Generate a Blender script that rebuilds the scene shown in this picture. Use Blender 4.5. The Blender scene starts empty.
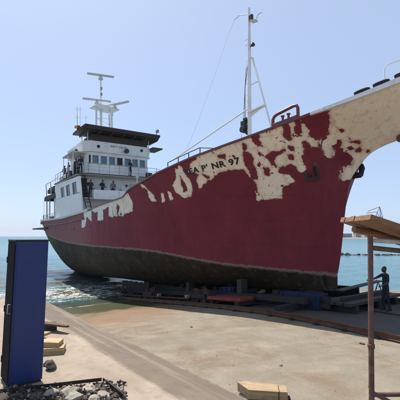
import bpy, bmesh, math, random
import numpy as np
from mathutils import Vector, Matrix, Quaternion

# ------------------------------------------------------------------ camera, sky, sun, exposure
scene = bpy.context.scene
R = math.radians
CAM_Z = 4.5
PITCH = math.atan(36 / 340.0)
cam_d = bpy.data.cameras.new('camera')
cam_d.sensor_fit = 'HORIZONTAL'
cam_d.angle = 2 * math.atan(200 / 340.0)
cam_d.clip_start = 0.1
cam_d.clip_end = 20000
cam = bpy.data.objects.new('camera', cam_d)
scene.collection.objects.link(cam)
cam.location = (0, 0, CAM_Z)
cam.rotation_euler = (math.pi / 2 + PITCH, 0, 0)
scene.camera = cam

SUN_EL = R(62)
SUN_AZ = math.atan2(-0.6, 0.8)
world = bpy.data.worlds.new('World')
scene.world = world
world.use_nodes = True
wn = world.node_tree.nodes
sky = wn.new('ShaderNodeTexSky')
sky.sky_type = 'NISHITA'
sky.sun_disc = False
sky.sun_elevation = SUN_EL
sky.sun_rotation = SUN_AZ
sky.altitude = 0
sky.air_density = 0.8
sky.dust_density = 1.4
sky.ozone_density = 3.0
wn['Background'].inputs['Strength'].default_value = 0.13
veil = wn.new('ShaderNodeMix'); veil.data_type = 'RGBA'      # an even pale haze over the whole clear sky
veil.inputs[0].default_value = 0.62
veil.inputs[7].default_value = (3.05, 3.78, 5.08, 1)
world.node_tree.links.new(sky.outputs[0], veil.inputs[6])
world.node_tree.links.new(veil.outputs[2], wn['Background'].inputs['Color'])

sun_d = bpy.data.lights.new('sun', 'SUN')
sun_d.energy = 4.9
sun_d.angle = R(0.55)
sun_d.color = (1.0, 0.95, 0.87)
sun = bpy.data.objects.new('sun', sun_d)
scene.collection.objects.link(sun)
sv = Vector((math.sin(SUN_AZ) * math.cos(SUN_EL), math.cos(SUN_AZ) * math.cos(SUN_EL), math.sin(SUN_EL)))
sun.rotation_euler = sv.to_track_quat('Z', 'Y').to_euler()
sun.location = (0, 0, 60)

vs = scene.view_settings
vs.view_transform = 'Standard'
vs.look = 'None'
vs.gamma = 1.0
vs.exposure = 0.5
vs.use_curve_mapping = False

C = scene.collection
rng = random.Random(7)
nrng = np.random.RandomState(5)

# ------------------------------------------------------------------ ship frame (u aft, t starboard) in the world
TH = R(36)
DX, DY = -math.sin(TH), math.cos(TH)
SX, SY = -math.cos(TH), -math.sin(TH)
PX, PY = 5.96, 15.0
SHIP_ROT = math.atan2(DY, DX)
def wpt(u, t, z):
    return Vector((PX + DX * u + SX * t, PY + DY * u + SY * t, z))
def uof(X, Y):
    return (X - PX) * DX + (Y - PY) * DY
def tof(X, Y):
    return (X - PX) * SX + (Y - PY) * SY
def slipz(u):
    return 1.5 - .11 * 1.5 * np.logaddexp(0, (np.asarray(u, float) - .5) / 1.5)

# ------------------------------------------------------------------ helpers
def tag(o, label=None, cat=None, group=None, kind=None):
    if label: o['label'] = label
    if cat: o['category'] = cat
    if group: o['group'] = group
    if kind: o['kind'] = kind
    return o
def empty(name, loc, rz=0):
    o = bpy.data.objects.new(name, None)
    o.empty_display_size = .2
    o.location = loc
    o.rotation_euler = (0, 0, rz)
    C.objects.link(o)
    return o
class MB:
    def __init__(s):
        s.v = []; s.f = []; s.m = []; s.xf = None
    def add(s, vs, fs, mi=0):
        b = len(s.v)
        if s.xf: vs = [s.xf(*p) for p in vs]
        s.v += [tuple(p) for p in vs]
        s.f += [tuple(b + i for i in f) for f in fs]
        s.m += [mi] * len(fs)
        return s
    def hexa(s, p, mi=0):
        return s.add(p, [(3, 2, 1, 0), (4, 5, 6, 7), (0, 1, 5, 4), (1, 2, 6, 5), (2, 3, 7, 6), (3, 0, 4, 7)], mi)
    def box(s, x0, x1, y0, y1, z0, z1, mi=0):
        return s.hexa([(x0, y0, z0), (x1, y0, z0), (x1, y1, z0), (x0, y1, z0), (x0, y0, z1), (x1, y0, z1), (x1, y1, z1), (x0, y1, z1)], mi)
    def obox(s, c, size, rz=0, rx=0, ry=0, mi=0):
        M = Matrix.Translation(c) @ Matrix.Rotation(rz, 4, 'Z') @ Matrix.Rotation(ry, 4, 'Y') @ Matrix.Rotation(rx, 4, 'X')
        a, b, d = size[0] / 2, size[1] / 2, size[2] / 2
        pts = [(-a, -b, -d), (a, -b, -d), (a, b, -d), (-a, b, -d), (-a, -b, d), (a, -b, d), (a, b, d), (-a, b, d)]
        return s.hexa([tuple(M @ Vector(p)) for p in pts], mi)
    def tube(s, pts, r, n=10, mi=0, caps=True, sq=None):
        pts = [Vector(p) for p in pts]
        rs = r if isinstance(r, (list, tuple)) else [r] * len(pts)
        vs = []; prev = None
        for i, p in enumerate(pts):
            a = pts[max(i - 1, 0)]; b = pts[min(i + 1, len(pts) - 1)]
            d = (b - a).normalized()
            if prev is None:
                x = d.cross(Vector((0, 0, 1)))
                if x.length < .05: x = d.cross(Vector((1, 0, 0)))
                x.normalize()
            else:
                x = (prev - d * prev.dot(d)).normalized()
            prev = x; y = d.cross(x)
            for k in range(n):
                an = 2 * math.pi * (k + .5) / n
                q = p + x * (math.cos(an) * rs[i]) + y * (math.sin(an) * rs[i])
                vs.append(tuple(q))
        fs = []
        for i in range(len(pts) - 1):
            for k in range(n):
                a = i * n + k; b = i * n + (k + 1) % n
                fs.append((a, b, b + n, a + n))
        if caps:
            fs.append(tuple(range(n - 1, -1, -1)))
            fs.append(tuple((len(pts) - 1) * n + k for k in range(n)))
        return s.add(vs, fs, mi)
    def lathe(s, prof, c=(0, 0, 0), axis=(0, 0, 1), n=24, mi=0, closed=False):
        q = Vector((0, 0, 1)).rotation_difference(Vector(axis).normalized())
        vs = []
        for r, h in prof:
            for k in range(n):
                a = 2 * math.pi * k / n
                vs.append(tuple(Vector(c) + q @ Vector((r * math.cos(a), r * math.sin(a), h))))
        fs = []
        m = len(prof)
        for i in range(m if closed else m - 1):
            j = (i + 1) % m
            for k in range(n):
                k2 = (k + 1) % n
                fs.append((i * n + k, i * n + k2, j * n + k2, j * n + k))
        if not closed:
            fs.append(tuple(range(n - 1, -1, -1)))
            fs.append(tuple((m - 1) * n + k for k in range(n)))
        return s.add(vs, fs, mi)
    def prism(s, poly, vec, mi=0):
        n = len(poly); v = Vector(vec)
        vs = [tuple(p) for p in poly] + [tuple(Vector(p) + v) for p in poly]
        fs = [tuple(range(n - 1, -1, -1)), tuple(range(n, 2 * n))]
        fs += [(i, (i + 1) % n, n + (i + 1) % n, n + i) for i in range(n)]
        return s.add(vs, fs, mi)
    def build(s, name, mats, parent=None, smooth=False, bevel=0, loc=None):
        me = bpy.data.meshes.new(name)
        me.from_pydata(s.v, [], s.f)
        for m in (mats if isinstance(mats, (list, tuple)) else [mats]):
            me.materials.append(m)
        if any(s.m): me.polygons.foreach_set('material_index', s.m)
        bm = bmesh.new(); bm.from_mesh(me)
        bmesh.ops.recalc_face_normals(bm, faces=bm.faces)
        bm.to_mesh(me); bm.free()
        if smooth: 
            me.polygons.foreach_set('use_smooth', [True] * len(me.polygons))
            me.set_sharp_from_angle(angle=R(38))
        o = bpy.data.objects.new(name, me)
        C.objects.link(o)
        if parent: o.parent = parent
        if loc: o.location = loc
        if bevel:
            b = o.modifiers.new('bevel', 'BEVEL'); b.width = bevel; b.segments = 2; b.limit_method = 'ANGLE'; b.angle_limit = R(40)
        return o
def child_copy(o, parent, loc=None, rot=None):
    c = o.copy(); C.objects.link(c); c.parent = parent
    if loc is not None: c.location = loc
    if rot is not None: c.rotation_euler = rot
    return c
def copy_tree(o, parent=None):
    c = o.copy(); C.objects.link(c); c.parent = parent
    for ch in [x for x in bpy.data.objects if x.parent == o]:
        copy_tree(ch, c)
    return c

# ------------------------------------------------------------------ materials
class NT:
    def __init__(s, name):
        s.mat = bpy.data.materials.new(name); s.mat.use_nodes = True
        s.t = s.mat.node_tree; s.n = s.t.nodes; s.l = s.t.links
        s.b = s.n['Principled BSDF']; s.out = s.n['Material Output']
        s._co = None
    def co(s, kind='Object'):
        if not s._co: s._co = s.n.new('ShaderNodeTexCoord')
        return s._co.outputs[kind]
    def pos(s):
        return s.n.new('ShaderNodeNewGeometry').outputs['Position']
    def mapping(s, src, scale=(1, 1, 1), rot=(0, 0, 0)):
        m = s.n.new('ShaderNodeMapping'); m.inputs['Scale'].default_value = scale; m.inputs['Rotation'].default_value = rot
        s.l.new(src, m.inputs['Vector']); return m.outputs[0]
    def aniso(s, src, ang, sc):      # turn first, then stretch
        return s.mapping(s.mapping(src, (1, 1, 1), (0, 0, ang)), sc)
    def noise(s, src, scale, detail=4, rough=.55, dist=0):
        m = s.n.new('ShaderNodeTexNoise'); m.inputs['Scale'].default_value = scale; m.inputs['Detail'].default_value = detail
        m.inputs['Roughness'].default_value = rough; m.inputs['Distortion'].default_value = dist
        s.l.new(src, m.inputs['Vector']); return m.outputs['Fac']
    def voro(s, src, scale, feature='F1'):
        m = s.n.new('ShaderNodeTexVoronoi'); m.inputs['Scale'].default_value = scale; m.feature = feature
        s.l.new(src, m.inputs['Vector']); return m.outputs['Distance']
    def attr(s, name):
        a = s.n.new('ShaderNodeAttribute'); a.attribute_name = name; return a.outputs['Fac']
    def _set(s, sock, v):
        if isinstance(v, (int, float)): sock.default_value = v
        elif isinstance(v, tuple): sock.default_value = v if len(v) == 4 else (*v, 1)
        else: s.l.new(v, sock)
    def math(s, op, a, b=0.0, c=None, clamp=False):
        m = s.n.new('ShaderNodeMath'); m.operation = op; m.use_clamp = clamp
        s._set(m.inputs[0], a); s._set(m.inputs[1], b)
        if c is not None: s._set(m.inputs[2], c)
        return m.outputs[0]
    def rng(s, v, a, b, c=0.0, d=1.0, smooth=False):
        m = s.n.new('ShaderNodeMapRange'); m.clamp = True
        if smooth: m.interpolation_type = 'SMOOTHSTEP'
        s._set(m.inputs[0], v)
        for i, x in zip((1, 2, 3, 4), (a, b, c, d)): s._set(m.inputs[i], x)
        return m.outputs[0]
    def mix(s, f, a, b, mode='MIX'):
        m = s.n.new('ShaderNodeMix'); m.data_type = 'RGBA'; m.blend_type = mode
        s._set(m.inputs[0], f); s._set(m.inputs[6], a); s._set(m.inputs[7], b)
        return m.outputs[2]
    def bump(s, h, strength=.3, dist=.01, nrm=None):
        m = s.n.new('ShaderNodeBump'); m.inputs['Strength'].default_value = strength; m.inputs['Distance'].default_value = dist
        s.l.new(h, m.inputs['Height'])
        if nrm is not None: s.l.new(nrm, m.inputs['Normal'])
        return m.outputs[0]
    def fin(s, col=None, rough=None, metal=None, nrm=None, spec=None):
        if col is not None: s._set(s.b.inputs['Base Color'], col)
        if rough is not None: s._set(s.b.inputs['Roughness'], rough)
        if metal is not None: s._set(s.b.inputs['Metallic'], metal)
        if nrm is not None: s.l.new(nrm, s.b.inputs['Normal'])
        if spec is not None: s._set(s.b.inputs['Specular IOR Level'], spec)
        return s.mat
    def sep(s, src):
        m = s.n.new('ShaderNodeSeparateXYZ'); s.l.new(src, m.inputs[0]); return m.outputs
def plain(name, col, rough=.6, var=.25, scale=6, metal=0, bump=.15, dirt=None, dirt_amt=.5, dscale=2.5):
    t = NT(name); co = t.pos()
    n1 = t.noise(co, scale, 6, .6); n2 = t.noise(co, scale * 7, 4, .6)
    dark = tuple(c * (1 - var) for c in col); light = tuple(min(1, c * (1 + var * .7)) for c in col)
    c = t.mix(t.rng(n1, .3, .7), dark, light)
    c = t.mix(t.rng(n2, .35, .75, 0, .35), c, tuple(x * .7 for x in col))
    if dirt:
        c = t.mix(t.rng(t.noise(co, dscale, 7, .65), .52, .62, 0, dirt_amt), c, dirt)
    return t.fin(c, t.rng(n2, .3, .7, max(.05, rough - .1), min(1, rough + .1)), metal, t.bump(n2, bump, .01))
def paint(name, col, rust=(.16, .07, .03), amt=.55, rough=.45, streak=True, cut=.60):
    """ship paint with chips of rust and runs below them"""
    t = NT(name); co = t.pos()
    n1 = t.noise(co, 1.2, 6, .6)
    c = t.mix(t.rng(n1, .3, .7), tuple(x * .9 for x in col), tuple(min(1, x * 1.05) for x in col))
    st = t.noise(t.mapping(co, (3.2, 3.2, .28)), 1.6, 6, .65)
    c = t.mix(t.rng(st, cut, cut + .14, 0, amt * .6), c, tuple(a * .45 + b * .55 for a, b in zip(col, rust)))
    dm = t.noise(co, .8, 7, .7, .5)
    c = t.mix(t.rng(dm, .50, .72, 0, .35), c, tuple(a * .55 + b * .25 for a, b in zip(col, rust)))
    ch = t.noise(co, 7, 8, .7)
    zone = t.rng(t.noise(co, 1.1, 5, .6), .52, .66)
    c = t.mix(t.math('MULTIPLY', zone, t.rng(ch, cut + .05, cut + .12, 0, amt)), c, rust)
    return t.fin(c, t.rng(n1, .3, .7, rough - .1, rough + .15), 0, t.bump(ch, .12, .006))
def wood(name, col, dark, scale=1.0, axis=0, rough=.75):
    t = NT(name); co = t.co('Object')
    sc = [14 * scale] * 3; sc[axis] = .8 * scale
    g = t.noise(t.mapping(co, tuple(sc)), 2.2, 8, .6, .6)
    g2 = t.noise(co, 2.3 * scale, 4, .5)
    c = t.mix(t.rng(g, .35, .68), dark, col)
    c = t.mix(t.rng(g2, .45, .75, 0, .5), c, tuple(x * .62 for x in col))
    dirt = t.noise(t.pos(), 5, 7, .7, .5)
    c = t.mix(t.rng(dirt, .50, .68, 0, .65), c, tuple(x * .38 + .02 for x in col))
    sc2 = [30 * scale] * 3; sc2[axis] = .7 * scale
    chk = t.noise(t.mapping(co, tuple(sc2)), 1.5, 3, .5)
    c = t.mix(t.rng(chk, .66, .70, 0, .8), c, tuple(x * .25 for x in col))
    return t.fin(c, rough, 0, t.bump(t.math('SUBTRACT', g, t.rng(chk, .64, .70)), .5, .008))
M = {}
M['white'] = paint('white_ship_paint', (.72, .72, .70), amt=.8, cut=.555)
M['white_clean'] = paint('white_mast_paint', (.72, .72, .70), amt=.35, cut=.64)
M['offwhite'] = paint('weathered_grey_white_paint', (.52, .51, .48), amt=.7, cut=.55)
M['maroon_paint'] = paint('maroon_fitting_paint', (.15, .032, .035), rust=(.07, .03, .02), amt=.5)
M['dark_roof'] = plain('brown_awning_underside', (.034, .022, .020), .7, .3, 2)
M['deck'] = plain('grey_green_deck_paint', (.14, .15, .14), .7, .3, 3, dirt=(.16, .08, .04))
M['black'] = plain('black_rubber', (.018, .018, .02), .75, .3, 9)
M['black_metal'] = plain('black_metal', (.02, .021, .025), .5, .3, 6)
M['rail_green'] = plain('dull_green_rail_paint', (.06, .13, .11), .55, .3, 6, dirt=(.12, .06, .03))
M['grey_metal'] = plain('grey_metal', (.28, .29, .30), .45, .25, 6)
M['rust'] = plain('rusty_steel', (.12, .052, .028), .8, .45, 5, bump=.4, dirt=(.06, .03, .022), dirt_amt=.8, dscale=6)
M['rust_pipe'] = plain('rust_red_pipe_paint', (.105, .052, .042), .7, .4, 7, bump=.25, dirt=(.17, .10, .075), dirt_amt=.55, dscale=9)
M['dark_steel'] = plain('dark_greasy_steel', (.018, .016, .015), .7, .4, 4, bump=.3, dirt=(.05, .026, .017), dirt_amt=.5)
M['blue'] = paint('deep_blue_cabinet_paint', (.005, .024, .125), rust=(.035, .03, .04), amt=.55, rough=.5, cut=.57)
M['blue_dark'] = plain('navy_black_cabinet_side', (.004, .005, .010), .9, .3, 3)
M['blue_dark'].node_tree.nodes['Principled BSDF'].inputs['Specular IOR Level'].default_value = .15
M['blue_block'] = plain('faded_blue_cradle_paint', (.009, .021, .068), .8, .35, 3, dirt=(.022, .016, .013), dirt_amt=.7)
M['red_steel'] = plain('red_cradle_paint', (.27, .04, .028), .7, .3, 3, dirt=(.07, .03, .02), dirt_amt=.6)
M['timber'] = wood('pale_timber', (.42, .31, .18), (.25, .165, .085))
M['timber_y'] = wood('yellow_timber', (.52, .38, .20), (.34, .225, .105))
M['timber_o'] = wood('orange_weathered_board', (.30, .165, .085), (.13, .068, .038), .8)
M['timber_g'] = wood('grey_old_timber', (.055, .043, .034), (.026, .020, .016))
M['glass'] = NT('window_glass').fin((.07, .16, .20), .10, 0, None, .6)  # blue base colour stands in for part of the sky reflection
M['dark_glass'] = NT('dark_window_glass').fin((.012, .014, .018), .25, 0, None, .25)
M["skin"] = plain("brown_skin", (.075, .038, .026), .5, .1, 8, bump=.03)
M['hair'] = plain('black_hair', (.012, .010, .010), .7, .2, 30)
# ------------------------------------------------------------------ the setting: slipway, quay, sea
def grid_obj(name, us, ts, fn, mat, attrs=None, smooth=True):
    U, T = np.meshgrid(us, ts, indexing='ij')
    X, Y, Z = fn(U, T)
    nu, nt = len(us), len(ts)
    v = np.stack([X, Y, Z], -1).reshape(-1, 3)
    i = np.arange(nu * nt).reshape(nu, nt)
    f = np.stack([i[:-1, :-1], i[1:, :-1], i[1:, 1:], i[:-1, 1:]], -1).reshape(-1, 4)
    me = bpy.data.meshes.new(name)
    me.from_pydata(v.tolist(), [], f.tolist())
    if smooth: me.polygons.foreach_set('use_smooth', [True] * len(me.polygons))
    me.materials.append(mat)
    if attrs:
        for k, a in attrs(U, T).items():
            at = me.attributes.new(k, 'FLOAT', 'POINT'); at.data.foreach_set('value', a.reshape(-1).astype(np.float32))
    o = bpy.data.objects.new(name, me); C.objects.link(o)
    return o
_tab = nrng.rand(64, 64)
def vnoise(x, y):
    xi = np.floor(x).astype(int); yi = np.floor(y).astype(int); fx = x - xi; fy = y - yi
    fx = fx * fx * (3 - 2 * fx); fy = fy * fy * (3 - 2 * fy)
    g = lambda a, b: _tab[a % 64, b % 64]
    return (g(xi, yi) * (1 - fx) + g(xi + 1, yi) * fx) * (1 - fy) + (g(xi, yi + 1) * (1 - fx) + g(xi + 1, yi + 1) * fx) * fy
def fbm(x, y, o=4):
    s = 0; a = .5
    for k in range(o):
        s = s + a * (vnoise(x + 17.3 * k, y + 9.1 * k) - .5); x = x * 2.03; y = y * 2.03; a *= .5
    return s

# slipway: pale sandy concrete, wet and weedy towards the water
t = NT('sandy_slipway_concrete'); co = t.pos(); zz = t.sep(co)[2]
n_big = t.noise(co, .32, 6, .6); n_mid = t.noise(co, 1.3, 7, .62, .4); n_fine = t.noise(co, 14, 6, .65); n_grit = t.noise(co, 70, 3, .6)
along = t.noise(t.aniso(co, -TH, (2.4, .25, 1)), 1.0, 6, .6, .5)
across = t.noise(t.aniso(co, -R(20), (.4, 1.6, 1)), 1.0, 6, .6, .6)
c = t.mix(t.rng(n_mid, .32, .68), (.178, .152, .112), (.262, .226, .172))
c = t.mix(t.rng(n_big, .42, .62, 0, .55), c, (.222, .20, .158))
c = t.mix(t.rng(along, .50, .66, 0, .35), c, (.175, .135, .09))
c = t.mix(t.rng(across, .48, .64, 0, .5), c, (.155, .13, .09))
c = t.mix(t.rng(n_fine, .50, .68, 0, .4), c, (.165, .125, .083))
c = t.mix(t.rng(n_grit, .55, .75, 0, .4), c, (.31, .27, .21))
stain = t.math('ADD', t.noise(co, .55, 7, .68, .6), t.math('MULTIPLY', n_fine, .14))
c = t.mix(t.rng(stain, .58, .74, 0, .55), c, (.145, .085, .042))
spots = t.noise(co, 3.1, 6, .75)
c = t.mix(t.rng(spots, .63, .73, 0, .45), c, (.085, .06, .04))
crk = t.voro(t.mapping(co, (.42, .42, .42)), 1.0, 'DISTANCE_TO_EDGE')
crk = t.math('ADD', crk, t.math('MULTIPLY', t.math('SUBTRACT', n_fine, .5), .05))
c = t.mix(t.math('MULTIPLY', t.rng(t.math('ABSOLUTE', crk), .004, .012, 1, 0), t.rng(n_big, .48, .56, 0, .25)), c, (.08, .06, .042))
# ship shade deepened by a dark tone painted between the two rails
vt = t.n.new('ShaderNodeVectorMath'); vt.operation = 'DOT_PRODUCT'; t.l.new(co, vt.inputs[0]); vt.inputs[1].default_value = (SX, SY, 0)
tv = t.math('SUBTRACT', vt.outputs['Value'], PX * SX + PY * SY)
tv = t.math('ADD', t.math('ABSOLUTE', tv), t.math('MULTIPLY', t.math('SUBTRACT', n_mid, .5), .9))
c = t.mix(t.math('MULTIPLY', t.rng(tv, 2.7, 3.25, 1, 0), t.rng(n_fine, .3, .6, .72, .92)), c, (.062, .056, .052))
# damp, brown, then weed with falling height over the water
h = t.math('ADD', zz, t.math('MULTIPLY', t.math('SUBTRACT', n_big, .5), .55))
h = t.math('ADD', h, t.math('MULTIPLY', t.math('SUBTRACT', n_mid, .5), .22))
damp = t.rng(h, .70, 1.25, 1, 0, True)
c = t.mix(t.math('MULTIPLY', damp, .8), c, (.19, .112, .058))
weed = t.rng(h, .48, .72, 1, 0, True)
c = t.mix(weed, c, t.mix(n_fine, (.03, .034, .012), (.075, .072, .026)))
rough = t.rng(weed, 0, 1, .92, .35)
bh = t.math('ADD', t.math('MULTIPLY', n_fine, .6), t.math('MULTIPLY', n_grit, .25))
bh = t.math('ADD', bh, n_mid)
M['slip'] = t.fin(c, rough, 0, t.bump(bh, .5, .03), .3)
def slip_fn(U, T):
    # the yard floor widens at the head of the slip
    Z = slipz(U) + .05 * fbm(U * .45, T * .45) + .02 * fbm(U * 2.1 + 5, T * 2.1)
    return PX + DX * U + SX * T, PY + DY * U + SY * T, Z
us = np.concatenate([np.arange(-26, -8, .6), np.arange(-8, 18, .12), np.arange(18, 48, .5)])
ts = np.concatenate([np.arange(-7.2, 14, .12), np.arange(14, 22, .5)])
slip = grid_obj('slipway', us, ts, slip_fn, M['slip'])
tag(slip, kind='structure')
e = MB()
for k in range(60):
    u0, u1 = -26 + k * 1.2, -26 + (k + 1) * 1.2
    a, b = wpt(u0, -7.25, float(slipz(u0)) + .015), wpt(u1, -7.25, float(slipz(u1)) + .015)
    c_, d = wpt(u0, -7.0, 0), wpt(u1, -7.0, 0)
    e.hexa([(a.x, a.y, -4), (b.x, b.y, -4), (d.x, d.y, -4), (c_.x, c_.y, -4), (a.x, a.y, a.z), (b.x, b.y, b.z), (d.x, d.y, b.z), (c_.x, c_.y, a.z)])
M['conc'] = plain('grey_concrete', (.30, .26, .22), .85, .3, 2.5, bump=.4, dirt=(.14, .11, .08))
tag(e.build('slipway_edge', M['conc']), kind='structure')
# yard ground off to the right of the slip head
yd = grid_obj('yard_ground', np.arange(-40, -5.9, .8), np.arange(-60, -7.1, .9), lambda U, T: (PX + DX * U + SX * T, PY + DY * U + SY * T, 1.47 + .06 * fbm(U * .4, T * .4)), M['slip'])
tag(yd, kind='structure')

# quay on the left, its sloping edge strip and the drop to the slip
EX, EY = -.645, .764
NX, NY = -.764, -.645
AX, AY = .67, 6.83
def qpt(k, n, z): return (AX + EX * k + NX * n, AY + EY * k + NY * n, z)
t = NT('pink_grey_quay_concrete'); co = t.pos()
n1 = t.noise(co, .6, 7, .62, .3); n2 = t.noise(co, 5, 6, .65); n3 = t.noise(co, 45, 4, .6)
al = t.noise(t.aniso(co, -R(40), (2.2, .3, 1)), 1.2, 6, .6)
c = t.mix(t.rng(n1, .32, .68), (.245, .195, .143), (.335, .275, .21))
c = t.mix(t.rng(al, .5, .68, 0, .5), c, (.20, .155, .118))
c = t.mix(t.rng(n2, .52, .7, 0, .5), c, (.165, .128, .098))
c = t.mix(t.rng(n3, .6, .75, 0, .45), c, (.37, .315, .255))
nd = t.n.new('ShaderNodeVectorMath'); nd.operation = 'DOT_PRODUCT'; t.l.new(co, nd.inputs[0]); nd.inputs[1].default_value = (NX, NY, 0)
nn = t.math('SUBTRACT', nd.outputs['Value'], AX * NX + AY * NY)
al2 = t.noise(t.aniso(co, -R(40), (3.6, .16, 1)), 1.3, 6, .6)
eg = t.mix(t.rng(n1, .32, .68), (.125, .097, .072), (.178, .14, .105))
eg = t.mix(t.rng(al2, .5, .64, 0, .6), eg, (.27, .225, .175))
eg = t.mix(t.rng(n2, .52, .7, 0, .5), eg, (.10, .088, .06))
lipc = t.mix(t.rng(n2, .4, .6), (.30, .26, .20), (.19, .18, .12))
eg = t.mix(t.rng(t.math('ADD', nn, t.math('MULTIPLY', n2, .16)), .14, .24, .8, 0), eg, lipc)
nj = t.math('ADD', nn, t.math('MULTIPLY', t.math('SUBTRACT', n1, .5), .3))
nj = t.math('ADD', nj, t.math('MULTIPLY', t.math('SUBTRACT', n2, .5), .15))
nj = t.math('ADD', nj, t.math('MULTIPLY', t.math('SUBTRACT', al2, .5), .35))
c = t.mix(t.rng(nj, 1.22, 1.36, 0, 1), eg, c)
M['quay'] = t.fin(c, .88, 0, t.bump(t.math('ADD', n2, t.math('MULTIPLY', n3, .3)), .3, .012), .3)
def quay_fn(K, N):
    x = AX + EX * K + NX * N; y = AY + EY * K + NY * N
    return x, y, 1.75 + .016 * fbm(x * .6, y * .6) + .008 * fbm(x * 3, y * 3)
qy = grid_obj('quay', np.arange(-14, 12.6, .15), np.concatenate([np.arange(.95, 7, .15), np.arange(7, 40, 1.2)]), quay_fn, M['quay'])
tag(qy, kind='structure')
def strip_fn(K, N):
    x = AX + EX * K + NX * N; y = AY + EY * K + NY * N
    prof = np.interp(N, [-.02, 0, .05, .10, .9, .95, 1.0], [1.0, 1.47, 1.55, 1.57, 1.735, 1.755, 1.73])
    w = .03 * fbm(K * .8, N * 4) + .05 * np.clip(fbm(K * 1.7, N * 0) - .05, 0, 1) * (N < .12)
    n2_ = N - .05 * fbm(K * .9 + 3, N * 0) * (N < .2)
    return AX + EX * K + NX * n2_, AY + EY * K + NY * n2_, prof + w
st_ = grid_obj('edge_strip', np.arange(-14, 12.6, .1), np.array([-.02, 0, .03, .06, .1, .16, .25, .4, .55, .7, .8, .88, .93, .96, 1.0]), strip_fn, M['quay'])
st_.parent = qy
w = MB()
w.hexa([qpt(-14, .0, -3), qpt(12.55, .0, -3), qpt(12.55, 40, -3), qpt(-14, 40, -3), qpt(-14, .0, 1.46), qpt(12.55, .0, 1.46), qpt(12.55, 40, 1.60), qpt(-14, 40, 1.60)])
w.build('quay_wall', M['conc'], qy)

# sea
def axis(fine0, fine1, step, lo, hi, g=1.16):
    a = list(np.arange(fine0, fine1 + 1e-6, step)); s = step; x = a[-1]
    while x < hi: s *= g; x = min(x + s, hi); a.append(x)
    s = step; x = a[0]; b = []
    while x > lo: s *= g; x = max(x - s, lo); b.append(x)
    return np.array(b[::-1] + a)
t = NT('sea_water'); co = t.pos()
dep = t.attr('depth'); wav = t.attr('away')
ripple = t.mapping(co, (1, 1.7, 1), (0, 0, R(14)))
r1 = t.noise(ripple, 1.1, 5, .6, .4); r2 = t.noise(ripple, 4.5, 4, .6, .3); r3 = t.noise(ripple, .22, 5, .6)
col = t.mix(t.rng(dep, .0, 1.6), (.075, .068, .036), (.085, .092, .07))
col = t.mix(t.rng(dep, 1.2, 5.0, 0, 1, True), col, (.045, .135, .168))
col = t.mix(t.rng(r3, .42, .62, 0, .5), col, (.06, .175, .205))
foam_glint_n = t.noise(t.aniso(co, -R(36), (1.0, 2.6, 1)), 1.3, 8, .7, .8)
fz = t.math('MULTIPLY', t.rng(dep, .02, .25), t.rng(dep, .9, 2.1, 1, 0))
fth = t.rng(fz, 0, 1, .80, .50)
foam_glint = t.math('MULTIPLY', t.rng(t.math('SUBTRACT', foam_glint_n, fth), 0, .06), t.rng(t.noise(co, 9, 4, .7), .42, .54, .05, 1))  # foam, with sun glints on the shallows painted in as white
edge = t.math('MULTIPLY', t.rng(dep, .0, .04, 1, 0), t.rng(t.noise(co, 2.2, 4, .6), .42, .55))
foam_glint = t.math('MAXIMUM', foam_glint, t.math('MULTIPLY', edge, .6), clamp=True)
col = t.mix(foam_glint, col, (.80, .80, .78))
hgt = t.math('ADD', r1, t.math('MULTIPLY', r2, .35))
bmp = t.n.new('ShaderNodeBump'); bmp.inputs['Distance'].default_value = .10; t.l.new(hgt, bmp.inputs['Height'])
t.l.new(t.rng(wav, 20, 400, .85, .5), bmp.inputs['Strength'])
t.fin(col, t.math('MAXIMUM', t.math('MULTIPLY', foam_glint, .8), t.rng(wav, 30, 300, .09, .34)), 0, bmp.outputs[0], t.rng(wav, 40, 600, .5, .22))
t.b.inputs['IOR'].default_value = 1.33
tr = t.n.new('ShaderNodeBsdfTransparent'); tr.inputs[0].default_value = (.86, .90, .84, 1)
mx = t.n.new('ShaderNodeMixShader')
t.l.new(t.math('MAXIMUM', t.rng(dep, -.02, .45, .35, 1), foam_glint), mx.inputs[0]); t.l.new(tr.outputs[0], mx.inputs[1]); t.l.new(t.b.outputs[0], mx.inputs[2])
t.l.new(mx.outputs[0], t.out.inputs['Surface'])
M['sea'] = t.mat
xs = axis(-30, 40, .3, -6000, 6000); ys = axis(16, 70, .3, -60, 7000)
def wave(X, Y):
    d = np.hypot(X, Y); a = np.exp(-np.clip(d - 30, 0, None) / 130)
    u = (X - PX) * DX + (Y - PY) * DY
    return a * (.16 * fbm(X * .5 + .2 * Y, Y * .95, 4) + .05 * np.sin((u * 1.9 + 2.4 * fbm(X * .25, Y * .25))) )
def sea_attr(X, Y):
    u = (X - PX) * DX + (Y - PY) * DY; tt = (X - PX) * SX + (Y - PY) * SY
    dp = -slipz(u)
    out = np.clip(-7.2 - tt, 0, 6) * 2 + np.clip(tt - 16, 0, 40) * .06
    return {'depth': np.maximum(dp, np.where(tt < -7.2, 1.2, -1)) + out * .5 + wave(X, Y), 'away': np.hypot(X, Y)}
sea = grid_obj('sea', xs, ys, lambda X, Y: (X, Y, wave(X, Y)), M['sea'], sea_attr)
tag(sea, kind='structure')
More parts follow.
